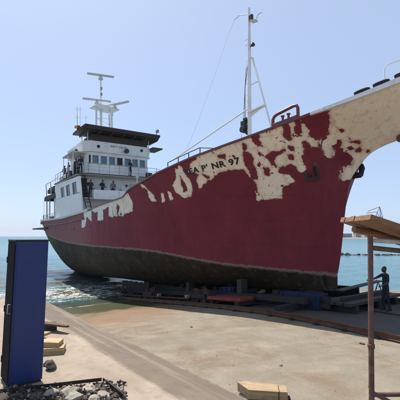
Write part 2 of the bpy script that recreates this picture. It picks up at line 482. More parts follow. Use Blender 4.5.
# ------------------------------------------------------------------ the ship
def I(xs, ys):
    xs = np.array(xs, float); ys = np.array(ys, float); h = np.diff(xs); dl = np.diff(ys) / h; m = np.zeros(len(xs))
    m[0] = dl[0]; m[-1] = dl[-1]
    for i in range(1, len(xs) - 1):
        if dl[i - 1] * dl[i] > 0:
            w1 = 2 * h[i] + h[i - 1]; w2 = h[i] + 2 * h[i - 1]; m[i] = (w1 + w2) / (w1 / dl[i - 1] + w2 / dl[i])
    def f(x):
        x = np.clip(x, xs[0], xs[-1]); i = np.clip(np.searchsorted(xs, x, side='right') - 1, 0, len(xs) - 2)
        s = (x - xs[i]) / h[i]
        return (2*s**3-3*s*s+1)*ys[i]+(s**3-2*s*s+s)*h[i]*m[i]+(-2*s**3+3*s*s)*ys[i+1]+(s**3-s*s)*h[i]*m[i+1]
    return f
Tf = I([-6,-5.8,-5,-4,-2,0,3,6,10,15,25,34,38,40,41.5,42.5,43],[0.02,.5,1.15,1.75,2.6,3.2,3.9,4.3,4.55,4.6,4.6,4.6,4.5,4.2,3.5,2.3,.02])
Wf = I([0,1,3,6,10,15,20,32,36,39,41,42.5,43],[0.02,.35,1.2,2.5,3.6,4.3,4.5,4.5,4.3,3.8,2.9,1.5,.02])
ZSf = I([-6,-5,-4,-3,-2,-1,0,1,2,4,6,8,10,11.5,11.9,12.3,12.7,14,16,18,20,22,25,28,31,34,37,40,43],[10.2,9.98,9.72,9.46,9.25,9.09,8.94,8.8,8.67,8.47,8.27,8.03,7.72,7.49,7.38,7.16,7.05,6.98,6.89,6.75,6.58,6.48,6.38,6.28,6.28,6.31,6.36,6.45,6.55])
ZWf = I([0,1,2,4,6,8,10,12,15,18,21,24,27,30,33,36,38,40,43],[2.82,2.84,2.88,2.98,3.14,3.38,3.57,3.65,3.69,3.71,3.75,3.82,3.95,4.17,4.45,4.72,4.9,5.2,5.8])
ZKf = I([0,4,8,12,16,20,24,28,31,34,36.5,38,39.5,41,43],[2.12,1.74,1.41,1.15,.91,.69,.41,.11,-.1,-.3,-.35,.2,1.7,3.6,5.6])
ZSTf = I([-6,-5.5,-4.6,-3.6,-2.87,-2.3,-1.78,-1.16,-.72,-.47,-.27,-.1,0],[10.1,9.45,8.75,8.35,8.17,8.06,7.88,7.34,6.67,5.4,4.11,3.2,2.82])
PFf = I([-6,-4,-2,0,6,12,20,43],[.8,.95,1.3,1.9,1.7,1.3,1.0,1.0])
BLf = I([0,3,8,14,30,36,40,43],[0,.15,.7,1,.85,.35,.2,.2])
def upper(u, w):
    Wb = np.where(u > 0, Wf(np.maximum(u, 0)), 0.0)
    zw = np.where(u > 0, ZWf(np.maximum(u, 0)), ZSTf(np.minimum(u, 0)))
    return Wb + (Tf(u) - Wb) * w ** PFf(u), zw + (ZSf(u) - zw) * w
def hull_t(u, z):
    zw = float(ZWf(u)) if u > 0 else float(ZSTf(u))
    w = min(1, max(0, (z - zw) / (float(ZSf(u)) - zw)))
    return float(upper(np.array(float(u)), np.array(w))[0])
PATCH = {'B1': [(-1.51, 9.13), (-2.91, 9.41), (-3.75, 9.63), (-4.28, 9.79), (-3.97, 8.59), (-3.05, 8.22), (-2.68, 8.15), (-2.29, 8.06), (-1.76, 7.87), (-1.24, 7.46), (-0.84, 6.93), (-0.6, 6.9), (-0.73, 7.37), (-1.01, 7.48), (-1.15, 7.73), (-1.14, 7.95), (-0.97, 8), (-1, 8.2), (-0.75, 8.12), (-0.56, 7.77), (-0.57, 8.05), (-0.64, 8.33), (-1.02, 8.57), (-1.43, 8.9), (-1.58, 9.14)], 'B2': [(5.3, 8.12), (4.57, 8.38), (3.54, 8.45), (2.07, 8.65), (1.05, 8.74), (0.03, 8.88), (-0.52, 8.99), (-0.54, 8.86), (-0.53, 8.68), (-0.45, 8.44), (-0.51, 8.32), (-0.49, 8.1), (-0.38, 8.14), (-0.33, 8.35), (-0.2, 8.32), (-0.02, 7.85), (0.15, 7.61), (0.1, 7.35), (0.16, 7.18), (0.41, 7.25), (0.47, 7.53), (0.69, 7.59), (1.22, 7.41), (1.23, 7.19), (0.88, 7.11), (0.76, 6.87), (1.36, 6.72), (1.62, 6.22), (2.23, 6.19), (2.45, 6.27), (2.69, 6.19), (2.33, 6.97), (2.49, 7.16), (2.59, 7.39), (2.62, 7.58), (3.42, 7.61), (4.06, 7.54), (4.38, 7.39), (4.8, 7.27), (5.47, 6.97), (5.39, 7.35), (5.05, 7.61), (5.3, 7.73), (5.67, 7.78), (5.5, 7.95)], 'B3': [(6.51, 7.99), (6.06, 8.08), (6, 7.72), (5.84, 7.4), (5.97, 6.91), (6.18, 6.62), (6.68, 6.6), (7.15, 6.91), (7.2, 7.23), (6.81, 7.51)], 'b4': [(7.75, 6.96), (7.54, 6.88), (7.54, 6.56), (7.77, 6.57)], 'b5': [(10.12, 7.65), (9.73, 7.52), (9.52, 7.29), (9.91, 7.42)], 'b6': [(9.46, 7.23), (9.24, 7.03), (9.05, 6.84), (8.98, 6.55), (9.35, 6.57), (9.55, 6.82)], 'b7': [(8.33, 7.01), (8.2, 6.89), (8.26, 6.5), (8.49, 6.46)], 'b8': [(13.4, 7.09), (12.72, 7.23), (11.87, 7.18), (11.56, 6.61), (11.71, 6.17), (12.51, 6.09), (12.96, 5.91), (13.53, 6), (13.09, 6.52), (13.49, 6.75)], 'b9': [(14.27, 7.02), (13.56, 7.07), (13.89, 6.44), (13.85, 5.95), (14.32, 5.94)], 'b10': [(15.03, 6.87), (14.48, 6.83), (14.58, 5.91), (15.08, 6.01)], 'b11': [(17.29, 6.74), (16.64, 6.77), (16.28, 6.29), (16.34, 5.77), (17.36, 5.73)], 'b12': [(20.71, 6.46), (18.91, 6.48), (18.81, 5.79), (19.92, 6.16), (20.44, 5.76)], 'b14': [(18.67, 6.63), (15.4, 6.97), (13.38, 7.12), (13.47, 6.82), (14.54, 6.55), (15.26, 6.67), (16.88, 6.48), (17.97, 6.43)], 'b13': [(21.25, 5.79), (20.18, 5.8), (20.43, 5.34), (21.26, 5.27)], 'R1': [(1.5, 8.7), (1.18, 8.72), (1.33, 8.37), (1.52, 8.36)], 'R2': [(2.16, 8.21), (1.95, 8.1), (2.09, 7.67), (2.23, 7.09), (2.43, 7.15), (2.43, 7.58), (2.4, 7.91)], 'R2b': [(2.04, 8.51), (1.92, 8.49), (2.04, 8.31), (2.13, 8.37)], 'R3': [(1.57, 8.09), (1.41, 7.92), (0.95, 8.05), (0.53, 8.07), (0.98, 7.94), (1.17, 7.77), (1.2, 7.49), (1.3, 7.58), (1.36, 7.79)], 'R4': [(0.08, 8.88), (-0.09, 8.85), (-0, 8.66), (0.08, 8.38), (0.24, 8.37), (0.23, 8.58)], 'R5': [(1.72, 7.46), (1.56, 7.45), (1.69, 7.23), (1.8, 7.26)], 'R6': [(-0.41, 8.97), (-0.55, 8.99), (-0.25, 8.52), (-0.19, 8.6)], 'R7': [(3.54, 8.23), (3.12, 8.22), (3.3, 8.1), (3.46, 8.12)], 'R8': [(4.92, 7.59), (4.54, 7.43), (4.75, 7.38)], 'R9': [(6.41, 7.67), (6.3, 7.35), (6.31, 6.94), (6.54, 6.91), (6.53, 7.32)], 'R10': [(0.3, 8.19), (0.18, 8.14), (0.29, 8.04), (0.36, 8.09)], 'R11': [(0.49, 7.88), (0.35, 7.82), (0.45, 7.72), (0.52, 7.77)], 's1': [(-1.35, 8.62), (-1.41, 8.65), (-1.43, 8.6), (-1.35, 8.57)], 's2': [(-1.42, 8.43), (-1.45, 8.41), (-1.41, 8.38)], 's3': [(-1.04, 8.34), (-1.12, 8.34), (-1.03, 8.28)], 's4': [(-1.35, 8.24), (-1.49, 8.29), (-1.6, 8.26), (-1.54, 8.18), (-1.41, 8.21)], 's5': [(-1.38, 8.01), (-1.46, 8.05), (-1.5, 8), (-1.41, 7.92), (-1.36, 7.94)], 's6': [(-1.61, 7.92), (-1.66, 7.97), (-1.71, 7.98), (-1.64, 7.9)], 's7': [(-1.15, 8.06), (-1.3, 8.13), (-1.3, 8.08), (-1.19, 8.02)]}
def sdf(poly, P, Q):
    poly = np.array(poly); n = len(poly)
    d = np.full(P.shape, 1e9); ins = np.zeros(P.shape, bool)
    for i in range(n):
        a = poly[i]; b = poly[(i + 1) % n]; e = b - a
        L = max(e @ e, 1e-9)
        k = np.clip(((P - a[0]) * e[0] + (Q - a[1]) * e[1]) / L, 0, 1)
        d = np.minimum(d, np.hypot(P - a[0] - k * e[0], Q - a[1] - k * e[1]))
        if abs(e[1]) > 1e-9:
            c = ((a[1] > Q) != (b[1] > Q)) & (P < e[0] * (Q - a[1]) / e[1] + a[0])
            ins ^= c
    return np.where(ins, d, -d)
ship = empty('fishing_vessel', (PX, PY, 0), SHIP_ROT)
tag(ship, 'large maroon steel fishing vessel with peeling cream paint hauled up on the slipway', 'ship')

# hull material
t = NT('peeling_maroon_hull_paint'); co = t.co('Object')
pa = t.attr('patch'); wl = t.attr('wl'); au = t.sep(co)[0]
n1 = t.noise(co, 3.2, 9, .68, .2); n2 = t.noise(co, 13, 6, .65); n3 = t.noise(co, .5, 5, .55)
stv = t.noise(t.mapping(co, (2.6, 2.6, .22)), 1.5, 7, .62)
lev = t.math('ADD', t.math('ADD', pa, .035), t.math('MULTIPLY', t.math('SUBTRACT', n1, .5), .36))
lev = t.math('ADD', lev, t.math('MULTIPLY', t.math('SUBTRACT', n2, .5), .07))
isl = t.math('MULTIPLY', t.rng(t.noise(co, 2.3, 6, .6, .5), .622, .64), t.math('MULTIPLY', t.rng(au, -1.2, -.4), t.rng(au, 4.6, 5.4, 1, 0)))
lev = t.math('SUBTRACT', lev, t.math('MULTIPLY', isl, .6))
mask = t.rng(lev, -.006, .012)
red = t.mix(t.rng(n3, .3, .7), (.142, .0185, .032), (.195, .027, .043))
red = t.mix(t.rng(stv, .52, .72, 0, .3), red, (.20, .055, .06))
red = t.mix(t.rng(stv, .30, .42, .45, 0), red, (.082, .014, .022))
red = t.mix(t.rng(t.noise(co, 24, 4, .6), .62, .72, 0, .5), red, (.06, .015, .015))
aft_pink = t.math('MULTIPLY', t.rng(au, 17.5, 21.5), t.rng(n1, .25, .7, .35, .85))  # paler pinkish red towards the stern
red = t.mix(aft_pink, red, (.22, .095, .085))
aftw = t.rng(au, 10, 15)
cream = t.mix(t.rng(n3, .3, .7), (.81, .68, .525), (.87, .76, .62))
cream = t.mix(aftw, cream, (.72, .70, .64))
cream = t.mix(t.rng(stv, .52, .70, 0, .5), cream, (.42, .25, .12))
cream = t.mix(t.rng(n2, .58, .70, 0, .45), cream, (.46, .33, .2))
cream = t.mix(t.rng(t.noise(co, 1.7, 8, .7, .6), .54, .64, 0, .5), cream, (.84, .79, .70))
cream = t.mix(t.rng(t.noise(co, 5.5, 8, .72, .3), .60, .66, 0, .55), cream, (.40, .30, .22))
under = t.math('MULTIPLY', t.rng(lev, -.05, -.01), t.rng(t.noise(co, 6, 5, .6), .45, .6))
red = t.mix(t.math('MULTIPLY', under, .6), red, (.22, .085, .07))
rim = t.math('MULTIPLY', t.rng(lev, .0, .012), t.rng(lev, .02, .09, 1, 0))
cream = t.mix(t.math('MULTIPLY', rim, .35), cream, (.34, .19, .10))
col = t.mix(mask, red, cream)
# rust weeping from the seams
weep = t.noise(t.mapping(co, (5, 5, .3)), 1.3, 6, .6)
col = t.mix(t.rng(weep, .66, .76, 0, .55), col, (.20, .085, .035))
# welded plate seams: butts every 2.4 m and strakes every 1.15 m
su = t.math('PINGPONG', t.math('ADD', au, t.math('MULTIPLY', t.math('SUBTRACT', n3, .5), .05)), 1.2)
sw = t.math('PINGPONG', t.math('ADD', wl, t.math('MULTIPLY', t.math('SUBTRACT', n3, .5), .06)), .58)
seam = t.math('MULTIPLY', t.math('MAXIMUM', t.rng(su, .008, .022, 1, 0), t.rng(sw, .008, .022, 1, 0)), t.rng(au, -.5, 1.5))
col = t.mix(t.math('MULTIPLY', seam, t.rng(n1, .35, .65, .12, .5)), col, (.05, .014, .014))
scr = t.noise(t.mapping(co, (.35, .35, 9)), 1.6, 5, .6)
col = t.mix(t.rng(scr, .66, .74, 0, .3), col, (.25, .10, .09))
# fouled bottom under the light line
low = t.math('ADD', wl, t.math('MULTIPLY', t.math('SUBTRACT', n1, .5), .28))
foul = t.mix(t.rng(t.noise(co, 1.4, 8, .65), .35, .65), (.022, .017, .012), (.052, .039, .026))
foul = t.mix(t.rng(t.noise(t.mapping(co, (1, 1, .35)), 3.5, 6, .6), .55, .7, 0, .6), foul, (.12, .095, .066))
foul = t.mix(t.rng(n2, .55, .7, 0, .6), foul, (.022, .019, .013))
green = t.math('MULTIPLY', t.rng(au, 29, 35), t.rng(t.noise(co, .9, 5, .6), .45, .6))
foul = t.mix(t.math('MULTIPLY', green, t.rng(low, -1.3, -.3)), foul, (.10, .20, .03))
line = t.math('MULTIPLY', t.rng(low, -.10, -.02), t.rng(low, .02, .10, 1, 0))
col = t.mix(t.rng(low, -.03, .03, 1, 0), col, foul)
col = t.mix(t.math('MULTIPLY', line, .5), col, (.33, .27, .2))
hb = t.math('ADD', t.math('ADD', t.math('MULTIPLY', mask, -1.0), t.math('MULTIPLY', n2, .5)), t.math('MULTIPLY', seam, .8))
# plate seams
M['hull'] = t.fin(col, t.rng(t.math('ADD', mask, t.rng(low, -.03, .03, 1, 0)), 0, 1, .62, .85), 0, t.bump(hb, .3, .01), .22)

us = np.unique(np.round(np.concatenate([np.arange(-6, -4, .04), np.arange(-4, -.8, .06), np.arange(-.8, 0, .025), [0], np.arange(.02, 14, .07), np.arange(14, 22, .14), np.arange(22, 36, .5), np.arange(36, 42, .2), np.arange(42, 43.01, .05)]), 3))
NB, NUp = 26, 110
w = np.linspace(0, 1, NUp)
rows_t = []; rows_z = []
U = us[:, None]
a = np.linspace(0, math.pi / 2, NB, endpoint=False)[None, :]
v = np.linspace(0, 1, NB, endpoint=False)[None, :]
b = BLf(U)
Wb = np.where(U > 0, Wf(np.maximum(U, 0)), 0); zk = np.where(U > 0, ZKf(np.maximum(U, 0)), ZSTf(np.minimum(U, 0))); zw = np.where(U > 0, ZWf(np.maximum(U, 0)), zk)
tl = Wb * (b * np.sin(a) ** .9 + (1 - b) * v ** .95); zl = zk + (zw - zk) * (b * (1 - np.cos(a)) ** 1.05 + (1 - b) * v)
tu, zu = upper(U, w[None, :])
TT = np.concatenate([tl, tu], 1); ZZ = np.concatenate([zl, zu], 1); UU = np.repeat(U, NB + NUp, 1)
# plating is not perfectly fair: slight hungry-horse dents between frames
dent = .005 * np.sin(UU * math.pi / .6) * np.clip((ZZ - zw) / 1.0, 0, 1) * np.clip((ZSf(UU) - ZZ) / .5, 0, 1) + .02 * fbm(UU * .8, ZZ * .8)
TT = np.maximum(TT - np.where(TT > .15, dent * np.clip(TT, 0, 1), 0), 0)
S = -np.ones_like(UU) * 9.0
for k, p in PATCH.items():
    if k[0] in 'Bb': S = np.maximum(S, sdf(p, UU, ZZ) if k[0] == 'B' else sdf(p, UU, ZZ) + (.07 if int(k[1:]) > 7 else .0))
for k, p in PATCH.items():
    if k[0] in 'Rs': S = np.minimum(S, -sdf(p, UU, ZZ) - (.075 if k[0] == 'R' else .06))
S = np.clip(S, -.6, .6)
WLd = ZZ - np.where(U > 0, ZWf(np.maximum(U, 0)), 2.82)
nr, nc = UU.shape
vs_ = np.concatenate([np.stack([UU, TT, ZZ], -1).reshape(-1, 3), np.stack([UU, -TT, ZZ], -1).reshape(-1, 3)])
ii = np.arange(nr * nc).reshape(nr, nc)
f1 = np.stack([ii[:-1, :-1], ii[1:, :-1], ii[1:, 1:], ii[:-1, 1:]], -1).reshape(-1, 4)
f2 = f1[:, ::-1] + nr * nc
me = bpy.data.meshes.new('hull'); me.from_pydata(vs_.tolist(), [], np.concatenate([f1, f2]).tolist())
for k, arr in (('patch', S), ('wl', WLd)):
    at = me.attributes.new(k, 'FLOAT', 'POINT'); at.data.foreach_set('value', np.concatenate([arr.reshape(-1), arr.reshape(-1)]).astype(np.float32))
bm = bmesh.new(); bm.from_mesh(me)
bmesh.ops.remove_doubles(bm, verts=bm.verts, dist=.0005)
bmesh.ops.dissolve_degenerate(bm, edges=bm.edges, dist=.0002)
bmesh.ops.recalc_face_normals(bm, faces=bm.faces)
bm.to_mesh(me); bm.free()
me.polygons.foreach_set('use_smooth', [True] * len(me.polygons)); me.materials.append(M['hull'])
hull = bpy.data.objects.new('hull', me); C.objects.link(hull); hull.parent = ship

# deck, inner bulwark and caps
ud = np.concatenate([np.arange(-5.6, 2, .1), np.arange(2, 42.6, .4), [42.7]])
d = MB()
pts = []
for u in ud:
    z = float(ZSf(u)) - (1.05 if u < 11.5 else .95)
    if u < 0: z = max(z, float(ZSTf(u)) + .35)
    tt = hull_t(u, z - (.3 if u < 2 else 0)) - .05
    pts.append(((u, max(tt, .02), z), (u, -max(tt, .02), z)))
for i in range(len(pts) - 1):
    d.add([pts[i][0], pts[i + 1][0], pts[i + 1][1], pts[i][1]], [(0, 1, 2, 3)])
d.build('deck', M['deck'], ship)
def cap(name, u0, u1, side, mat, wid=.17, th=.07, out=.05, step=.25, dz=0, thf=None):
    m = MB(); ring = []
    for u in list(np.arange(u0, u1 - 1e-6, step)) + [u1]:
        u = min(u, u1); T = float(Tf(u)); z = float(ZSf(u)) + dz; th = thf(u) if thf else th
        du = .02; k = (float(Tf(u + du)) - float(Tf(u - du))) / (2 * du); n = Vector((-k, 1)).normalized()
        o = Vector((u, T)) + n * out; i_ = Vector((u, T)) - n * wid
        if i_.y < 0: i_.y = .0
        ring.append([(o.x, side * o.y, z - th * .4), (o.x, side * o.y, z + th * .6), (i_.x, side * i_.y, z + th * .6), (i_.x, side * i_.y, z - th * .4)])
    for a_, b_ in zip(ring[:-1], ring[1:]): m.add(a_ + b_, [(0, 1, 5, 4), (1, 2, 6, 5), (2, 3, 7, 6), (3, 0, 4, 7)])
    m.add(ring[0], [(0, 1, 2, 3)]); m.add(ring[-1], [(0, 1, 2, 3)])
    return m.build(name, mat, hull)
for s in (1, -1):
    cap('bulwark_cap', -5.95, -1.0, s, M['white'], out=.05, thf=lambda u: float(np.interp(u, [-4, -1], [.20, .09])))
    cap('bulwark_cap', -1.0, 19.6, s, M['maroon_paint'], out=.05, th=.09)
    cap('bulwark_cap', 19.6, 42.4, s, M['offwhite'], out=.09, th=.20, dz=.05)
    # inner face of the bulwark
    m = MB(); q = []
    for u in np.arange(-5.4, 42.4, .2):
        z = float(ZSf(u)); dz_ = .22 if u < 2 else .04; zl_ = float(ZSTf(u)) if u < 0 else -9
        col_ = []
        for k in range(6):
            zz_ = max(z - .02 - k * .2, zl_ + .15)
            col_.append((u, s * max(hull_t(u, zz_ - dz_) - .08, .005), zz_))
        q.append(col_)
    for a_, b_ in zip(q[:-1], q[1:]):
        for k in range(5): m.add([a_[k], b_[k], b_[k + 1], a_[k + 1]], [(0, 1, 2, 3)])
    m.build('bulwark_lining', M['offwhite'], hull)
# rubbing strake low along the aft quarter
for s in (1, -1):
    m = MB(); m.tube([(u, s * (hull_t(u, float(ZSf(u)) - .55) + .03), float(ZSf(u)) - .55) for u in np.arange(21, 42.2, .4)], .055, 8)
    m.build('rubbing_strake', M['maroon_paint'], hull, True)
# stern roller sticking out
m = MB(); m.box(41.2, 43.0, -3.7, 3.7, 6.12, 6.5); m.build('stern_platform', M['dark_steel'], ship, bevel=.03)
# draught mark step and welded vertical doubler near the forefoot
m = MB()
for z0, z1 in ((2.25, 2.72),):
    for u in (.55,):
        tt = .22
        m.prism([(u, .11, z0), (u + .12, .13, z0), (u + .12, .30, z1), (u, .27, z1)], (0, .05, 0))
m.build('echo_sounder_pad', M['timber_g'], hull)
# scuppers / freeing ports in the bulwark and hull openings aft
for u, z in ((17.2, 5.6), (19.1, 5.3), (15.3, 5.85), (23.5, 5.2), (26.4, 5.3), (30.5, 5.35), (13.2, 6.0)):
    m = MB(); tt = hull_t(u, z) + .004
    m.lathe([(.10, -.05), (.10, .02), (.07, .02), (.07, -.05)], (u, tt, z), (0, 1, .05), 14)
    m.lathe([(.068, 0), (.068, .006)], (u, tt - .01, z), (0, 1, .05), 14, 1)
    m.build('scupper', [M['maroon_paint'], M['black']], hull, True)

# the name on the bow
def lettering(txt, size, mapper, name, mat, parent, off=.012):
    cu = bpy.data.curves.new(name, 'FONT'); cu.body = txt; cu.size = size; cu.offset = off; cu.resolution_u = 3; cu.space_character = 1.12
    o = bpy.data.objects.new(name, cu); C.objects.link(o)
    dg = bpy.context.evaluated_depsgraph_get()
    me = bpy.data.meshes.new_from_object(o.evaluated_get(dg))
    bpy.data.objects.remove(o); bpy.data.curves.remove(cu)
    bm = bmesh.new(); bm.from_mesh(me)
    bmesh.ops.subdivide_edges(bm, edges=[e for e in bm.edges if e.calc_length() > size * .35], cuts=2)
    bmesh.ops.triangulate(bm, faces=bm.faces)
    xmax = max(v.co.x for v in bm.verts)
    for v in bm.verts: v.co = Vector(mapper(v.co.x / xmax, v.co.y))
    bm.to_mesh(me); bm.free()
    me.materials.clear(); me.materials.append(mat)
    o = bpy.data.objects.new(name, me); C.objects.link(o); o.parent = parent
    return o
def name_map(a, y):
    u = 5.96 - 3.35 * a; z = 7.66 + .14 * a + y * .98
    u -= y * .25
    return (u, hull_t(u, z) + .02, z)
t = NT('worn_black_lettering'); c = t.mix(t.rng(t.noise(t.co('Object'), 16, 5, .7), .62, .68), (.018, .017, .018), (.16, .03, .03))
M['letter'] = t.fin(c, .7)
lettering("SEA P' NR 97", .36, name_map, 'lettering', M['letter'], hull)

M['maroon_dark'] = paint('dark_maroon_anchor_paint', (.05, .010, .014), rust=(.03, .014, .01), amt=.5, rough=.7)
# anchors in their pockets
def anchor(s):
    u, z = (-.12, 7.22) if s > 0 else (-.75, 7.45)
    tt = hull_t(u, z)
    m = MB()
    y0 = s * (tt + .05)
    m.tube([(u + .1, s * (tt - .1), z + .35), (u, y0, z + .1), (u - .02, s * (tt + .06), z - .35)], .06, 8)
    m.obox((u, s * (tt + .02), z - .34), (.62, .17, .2), rx=-.5 * s)
    for k in (-1, 1):
        m.prism([(u + k * .30, s * (tt + .0), z - .42), (u + k * .20, s * (tt + .0), z - .40), (u + k * .16, s * (tt + .14), z + .12), (u + k * .25, s * (tt + .18), z + .18), (u + k * .36, s * (tt + .10), z - .05)], (k * .06, s * .08, 0))
    a_ = m.build('anchor', M['maroon_dark'] if s > 0 else M['dark_steel'], ship, bevel=.015)
    m = MB(); m.lathe([(.30, -.05), (.33, .0), (.30, .06), (.2, .07), (.17, .0)], (u + .08, s * (tt - .02), z + .12), (0, s * 1, -.6), 20)
    m.build('hawsepipe', M['maroon_paint'], ship, True)
anchor(1); anchor(-1)

# bow fittings ---------------------------------------------------------------
def on_cap(u, z=0, inn=.06): return (u, float(Tf(u)) - inn, float(ZSf(u)) + z)
m = MB()   # red fairlead frame on the bulwark
A = Vector(on_cap(.50, .05)); B = Vector(on_cap(-.50, .05)); up_ = Vector((0, 0, 1)); dn = (B - A).normalized()
m.tube([A - dn * .05, A - dn * .04 + up_ * .32, A + dn * .03 + up_ * .43, A + dn * .14 + up_ * .48, B - dn * .18 + up_ * .56, B - dn * .05 + up_ * .53, B + up_ * .42, B + dn * .0], .066, 10)
fl = m.build('fairlead_frame', M['maroon_paint'], ship, True)
m = MB(); m.hexa([tuple(A + Vector((0, -.16, -.04))), tuple(B + Vector((0, -.16, -.04))), tuple(B + Vector((0, .1, -.04))), tuple(A + Vector((0, .1, -.04))), tuple(A + Vector((0, -.16, .12))), tuple(B + Vector((0, -.16, .12))), tuple(B + Vector((0, .1, .12))), tuple(A + Vector((0, .1, .12)))])
m.build('fairlead_base', M['maroon_paint'], fl, bevel=.02)
for k in (.38, .62):
    p = A + (B - A) * k; m = MB(); m.lathe([(.08, .1), (.05, .14), (.045, .26), (.08, .30), (.08, .33)], tuple(p), (0, 0, 1), 14); m.build('roller', M['maroon_paint'], fl, True)
m = MB(); m.tube([B + Vector((0, 0, .3)), B + Vector((0, 0, .56))], .02, 6); m.build('pin', M['white_clean'], fl)
# white pipe rail at the bow
for s in (1, -1):
    m = MB()
    p0 = Vector((-3.30, s * (float(Tf(-3.30)) - .2), float(ZSf(-3.30)) - .1)); h_ = Vector((0, 0, .92))
    path = [p0, p0 + h_ * .85, p0 + h_ + Vector((-.08, -s * .03, .02))]
    for u in (-4.2, -4.8, -5.3): path.append(Vector((u, s * max(float(Tf(u)) - .25, 0), float(ZSf(u)) + .80)))
    m.tube(path, .02, 8)
    for u in (-4.8,):
        m.tube([(u, s * (float(Tf(u)) - .25), float(ZSf(u)) - .1), (u, s * (float(Tf(u)) - .25), float(ZSf(u)) + .52)], .02, 8)
    m.build('bow_rail', M['white_clean'], ship, True)
# foremast
fm = MB(); fm.tube([(5.25, 0, 6.9), (5.22, 0, 12), (5.16, 0, 15.2), (5.12, 0, 18.15)], [.125, .12, .10, .075], 14)
foremast = fm.build('foremast', M['white_clean'], ship, True)
m = MB(); m.tube([(5.0, 0, 14.95), (4.9, 0, 14.9), (3.66, 0, 10.67), (3.2, 0, 9.0), (2.9, 0, 7.6)], .05, 10)
m.tube([(4.42, 0, 13.3), (5.15, 0, 13.3)], .035, 8); m.build('forward_strut', M['white_clean'], foremast, True)
m = MB(); m.prism([(5.2, -.18, 11.62), (5.2, .18, 11.62), (3.95, .10, 11.7), (3.95, -.10, 11.7)], (0, 0, .05)); m.prism([(5.2, -.02, 11.6), (4.2, -.02, 11.66), (5.2, -.02, 11.35)], (0, .04, 0))
m.build('lamp_shelf', M['white_clean'], foremast)
m = MB(); m.tube([(5.25, 0, 11.95), (8, .35, 11.2), (12.0, .85, 10.1), (12.4, .9, 10.0)], .042, 10); m.build('derrick_boom', M['white_clean'], foremast, True)
m = MB(); m.box(4.85, 5.08, -.10, .10, 17.25, 17.62); m.build('mast_lamp', M['black_metal'], foremast, bevel=.03)
m = MB(); m.lathe([(.04, 0), (.24, .10), (.26, .14), (.22, .14)], (4.78, 0, 17.0), (-.35, .1, 1), 18); m.tube([(4.6, 0, 17.1), (4.25, .1, 17.25), (4.0, .1, 17.18)], .025, 6); m.build('loudhailer', M['offwhite'], foremast, True)
m = MB(); m.tube([(5.12, 0, 17.75), (5.9, 0.05, 18.1), (6.4, .05, 18.05)], .028, 8); m.build('spreader', M['white_clean'], foremast, True)
m = MB(); m.lathe([(.10, 0), (.13, .03), (.13, .08), (.05, .2)], (4.85, 0, 15.62), (0, 0, 1), 12); m.tube([(5.15, 0, 15.65), (4.8, 0, 15.65)], .025, 6); m.build('mast_lamp', M['black_metal'], foremast, True)
m = MB(); m.tube([(5.25, -.2, 0), (5.25, .2, 0)], .014, 5); rg = m.build('step_rung', M['white_clean'], foremast, loc=(0, 0, 9.2))
for z_ in np.arange(9.55, 14.8, .35): child_copy(rg, foremast, (0, 0, z_))
for z_ in (15.9, 16.25):
    m = MB(); m.tube([(5.5, 0, z_), (5.15, 0, z_)], .018, 6); m.build('lamp_arm', M['white_clean'], foremast)
m = MB()
m.box(5.42, 5.78, -.22, .22, 10.75, 11.25); m.box(5.36, 5.64, -.16, .16, 11.25, 11.42); m.lathe([(.2, -.24), (.2, .24)], (5.66, 0, 10.75), (0, 1, 0), 16); m.box(5.26, 5.5, -.08, .08, 10.4, 10.7)
m.build('winch_head', M['black_metal'], foremast, bevel=.03)
m = MB()
m.tube([(5.6, 0, 11.4), (5.52, .05, 13.2), (5.3, 0, 14.7)], .022, 6); m.tube([(5.75, 0, 11.3), (5.45, .0, 14.5)], .012, 5); m.tube([(5.8, .1, 10.5), (5.95, .1, 9.4)], .012, 5)
m.build('hanging_cable', M['black_metal'], foremast)
m = MB()
pts = [(6.4, .05, 18.05), (6.9, .1, 17.3), (8.0, .5, 14.6), (9.0, .9, 12.2), (9.9, 1.3, 10.2), (10.3, 1.5, 9.0)]
m.tube(pts, .010, 5); m.build('aerial_wire', M['white_clean'], foremast)
# green hand rails on the fore deck edge
m = MB()
rl = [(u, float(Tf(u)) - .55, float(ZSf(u))) for u in (3.6, 5.1, 6.0, 6.9, 7.9)]
for k in (0, 1, 2, 3, 4):
    p = rl[k]; 
    if k: m.tube([(p[0], p[1], p[2] - .3), (p[0], p[1], p[2] + .62)], .028, 6)
m.tube([(rl[0][0], rl[0][1], rl[0][2] + .15)] + [(p[0], p[1], p[2] + .62) for p in rl[1:]], .028, 6)
m.tube([(p[0], p[1], p[2] + .34) for p in rl[1:]], .02, 6)
m.build('hand_rail', M['rail_green'], ship)
m = MB()
p = on_cap(10.6, .0); m.tube([p, (p[0], p[1], p[2] + .45)], .04, 6); m.obox((p[0], p[1], p[2] + .5), (.16, .12, .1)); m.build('vent_pipe', M['offwhite'], ship)
# windlass & hatch on the foredeck (only glimpsed from the side)
m = MB(); m.lathe([(.16, -.5), (.16, .5)], (-3.05, -.1, 8.12), (0, 1, 0), 16); m.box(-3.2, -2.9, -.65, -.5, 7.98, 8.4); m.build('stem_roller', M['rust'], ship, bevel=.02)
m = MB(); m.box(1.0, 2.2, -.9, .9, 7.7, 8.3); m.lathe([(.35, -1.2), (.35, 1.2)], (1.6, 0, 8.4), (0, 1, 0), 18); m.build('windlass', M['maroon_paint'], ship, bevel=.03)
m = MB(); m.box(13.5, 18, -1.7, 1.7, 5.6, 6.9); m.build('cargo_hatch', M['offwhite'], ship, bevel=.05)

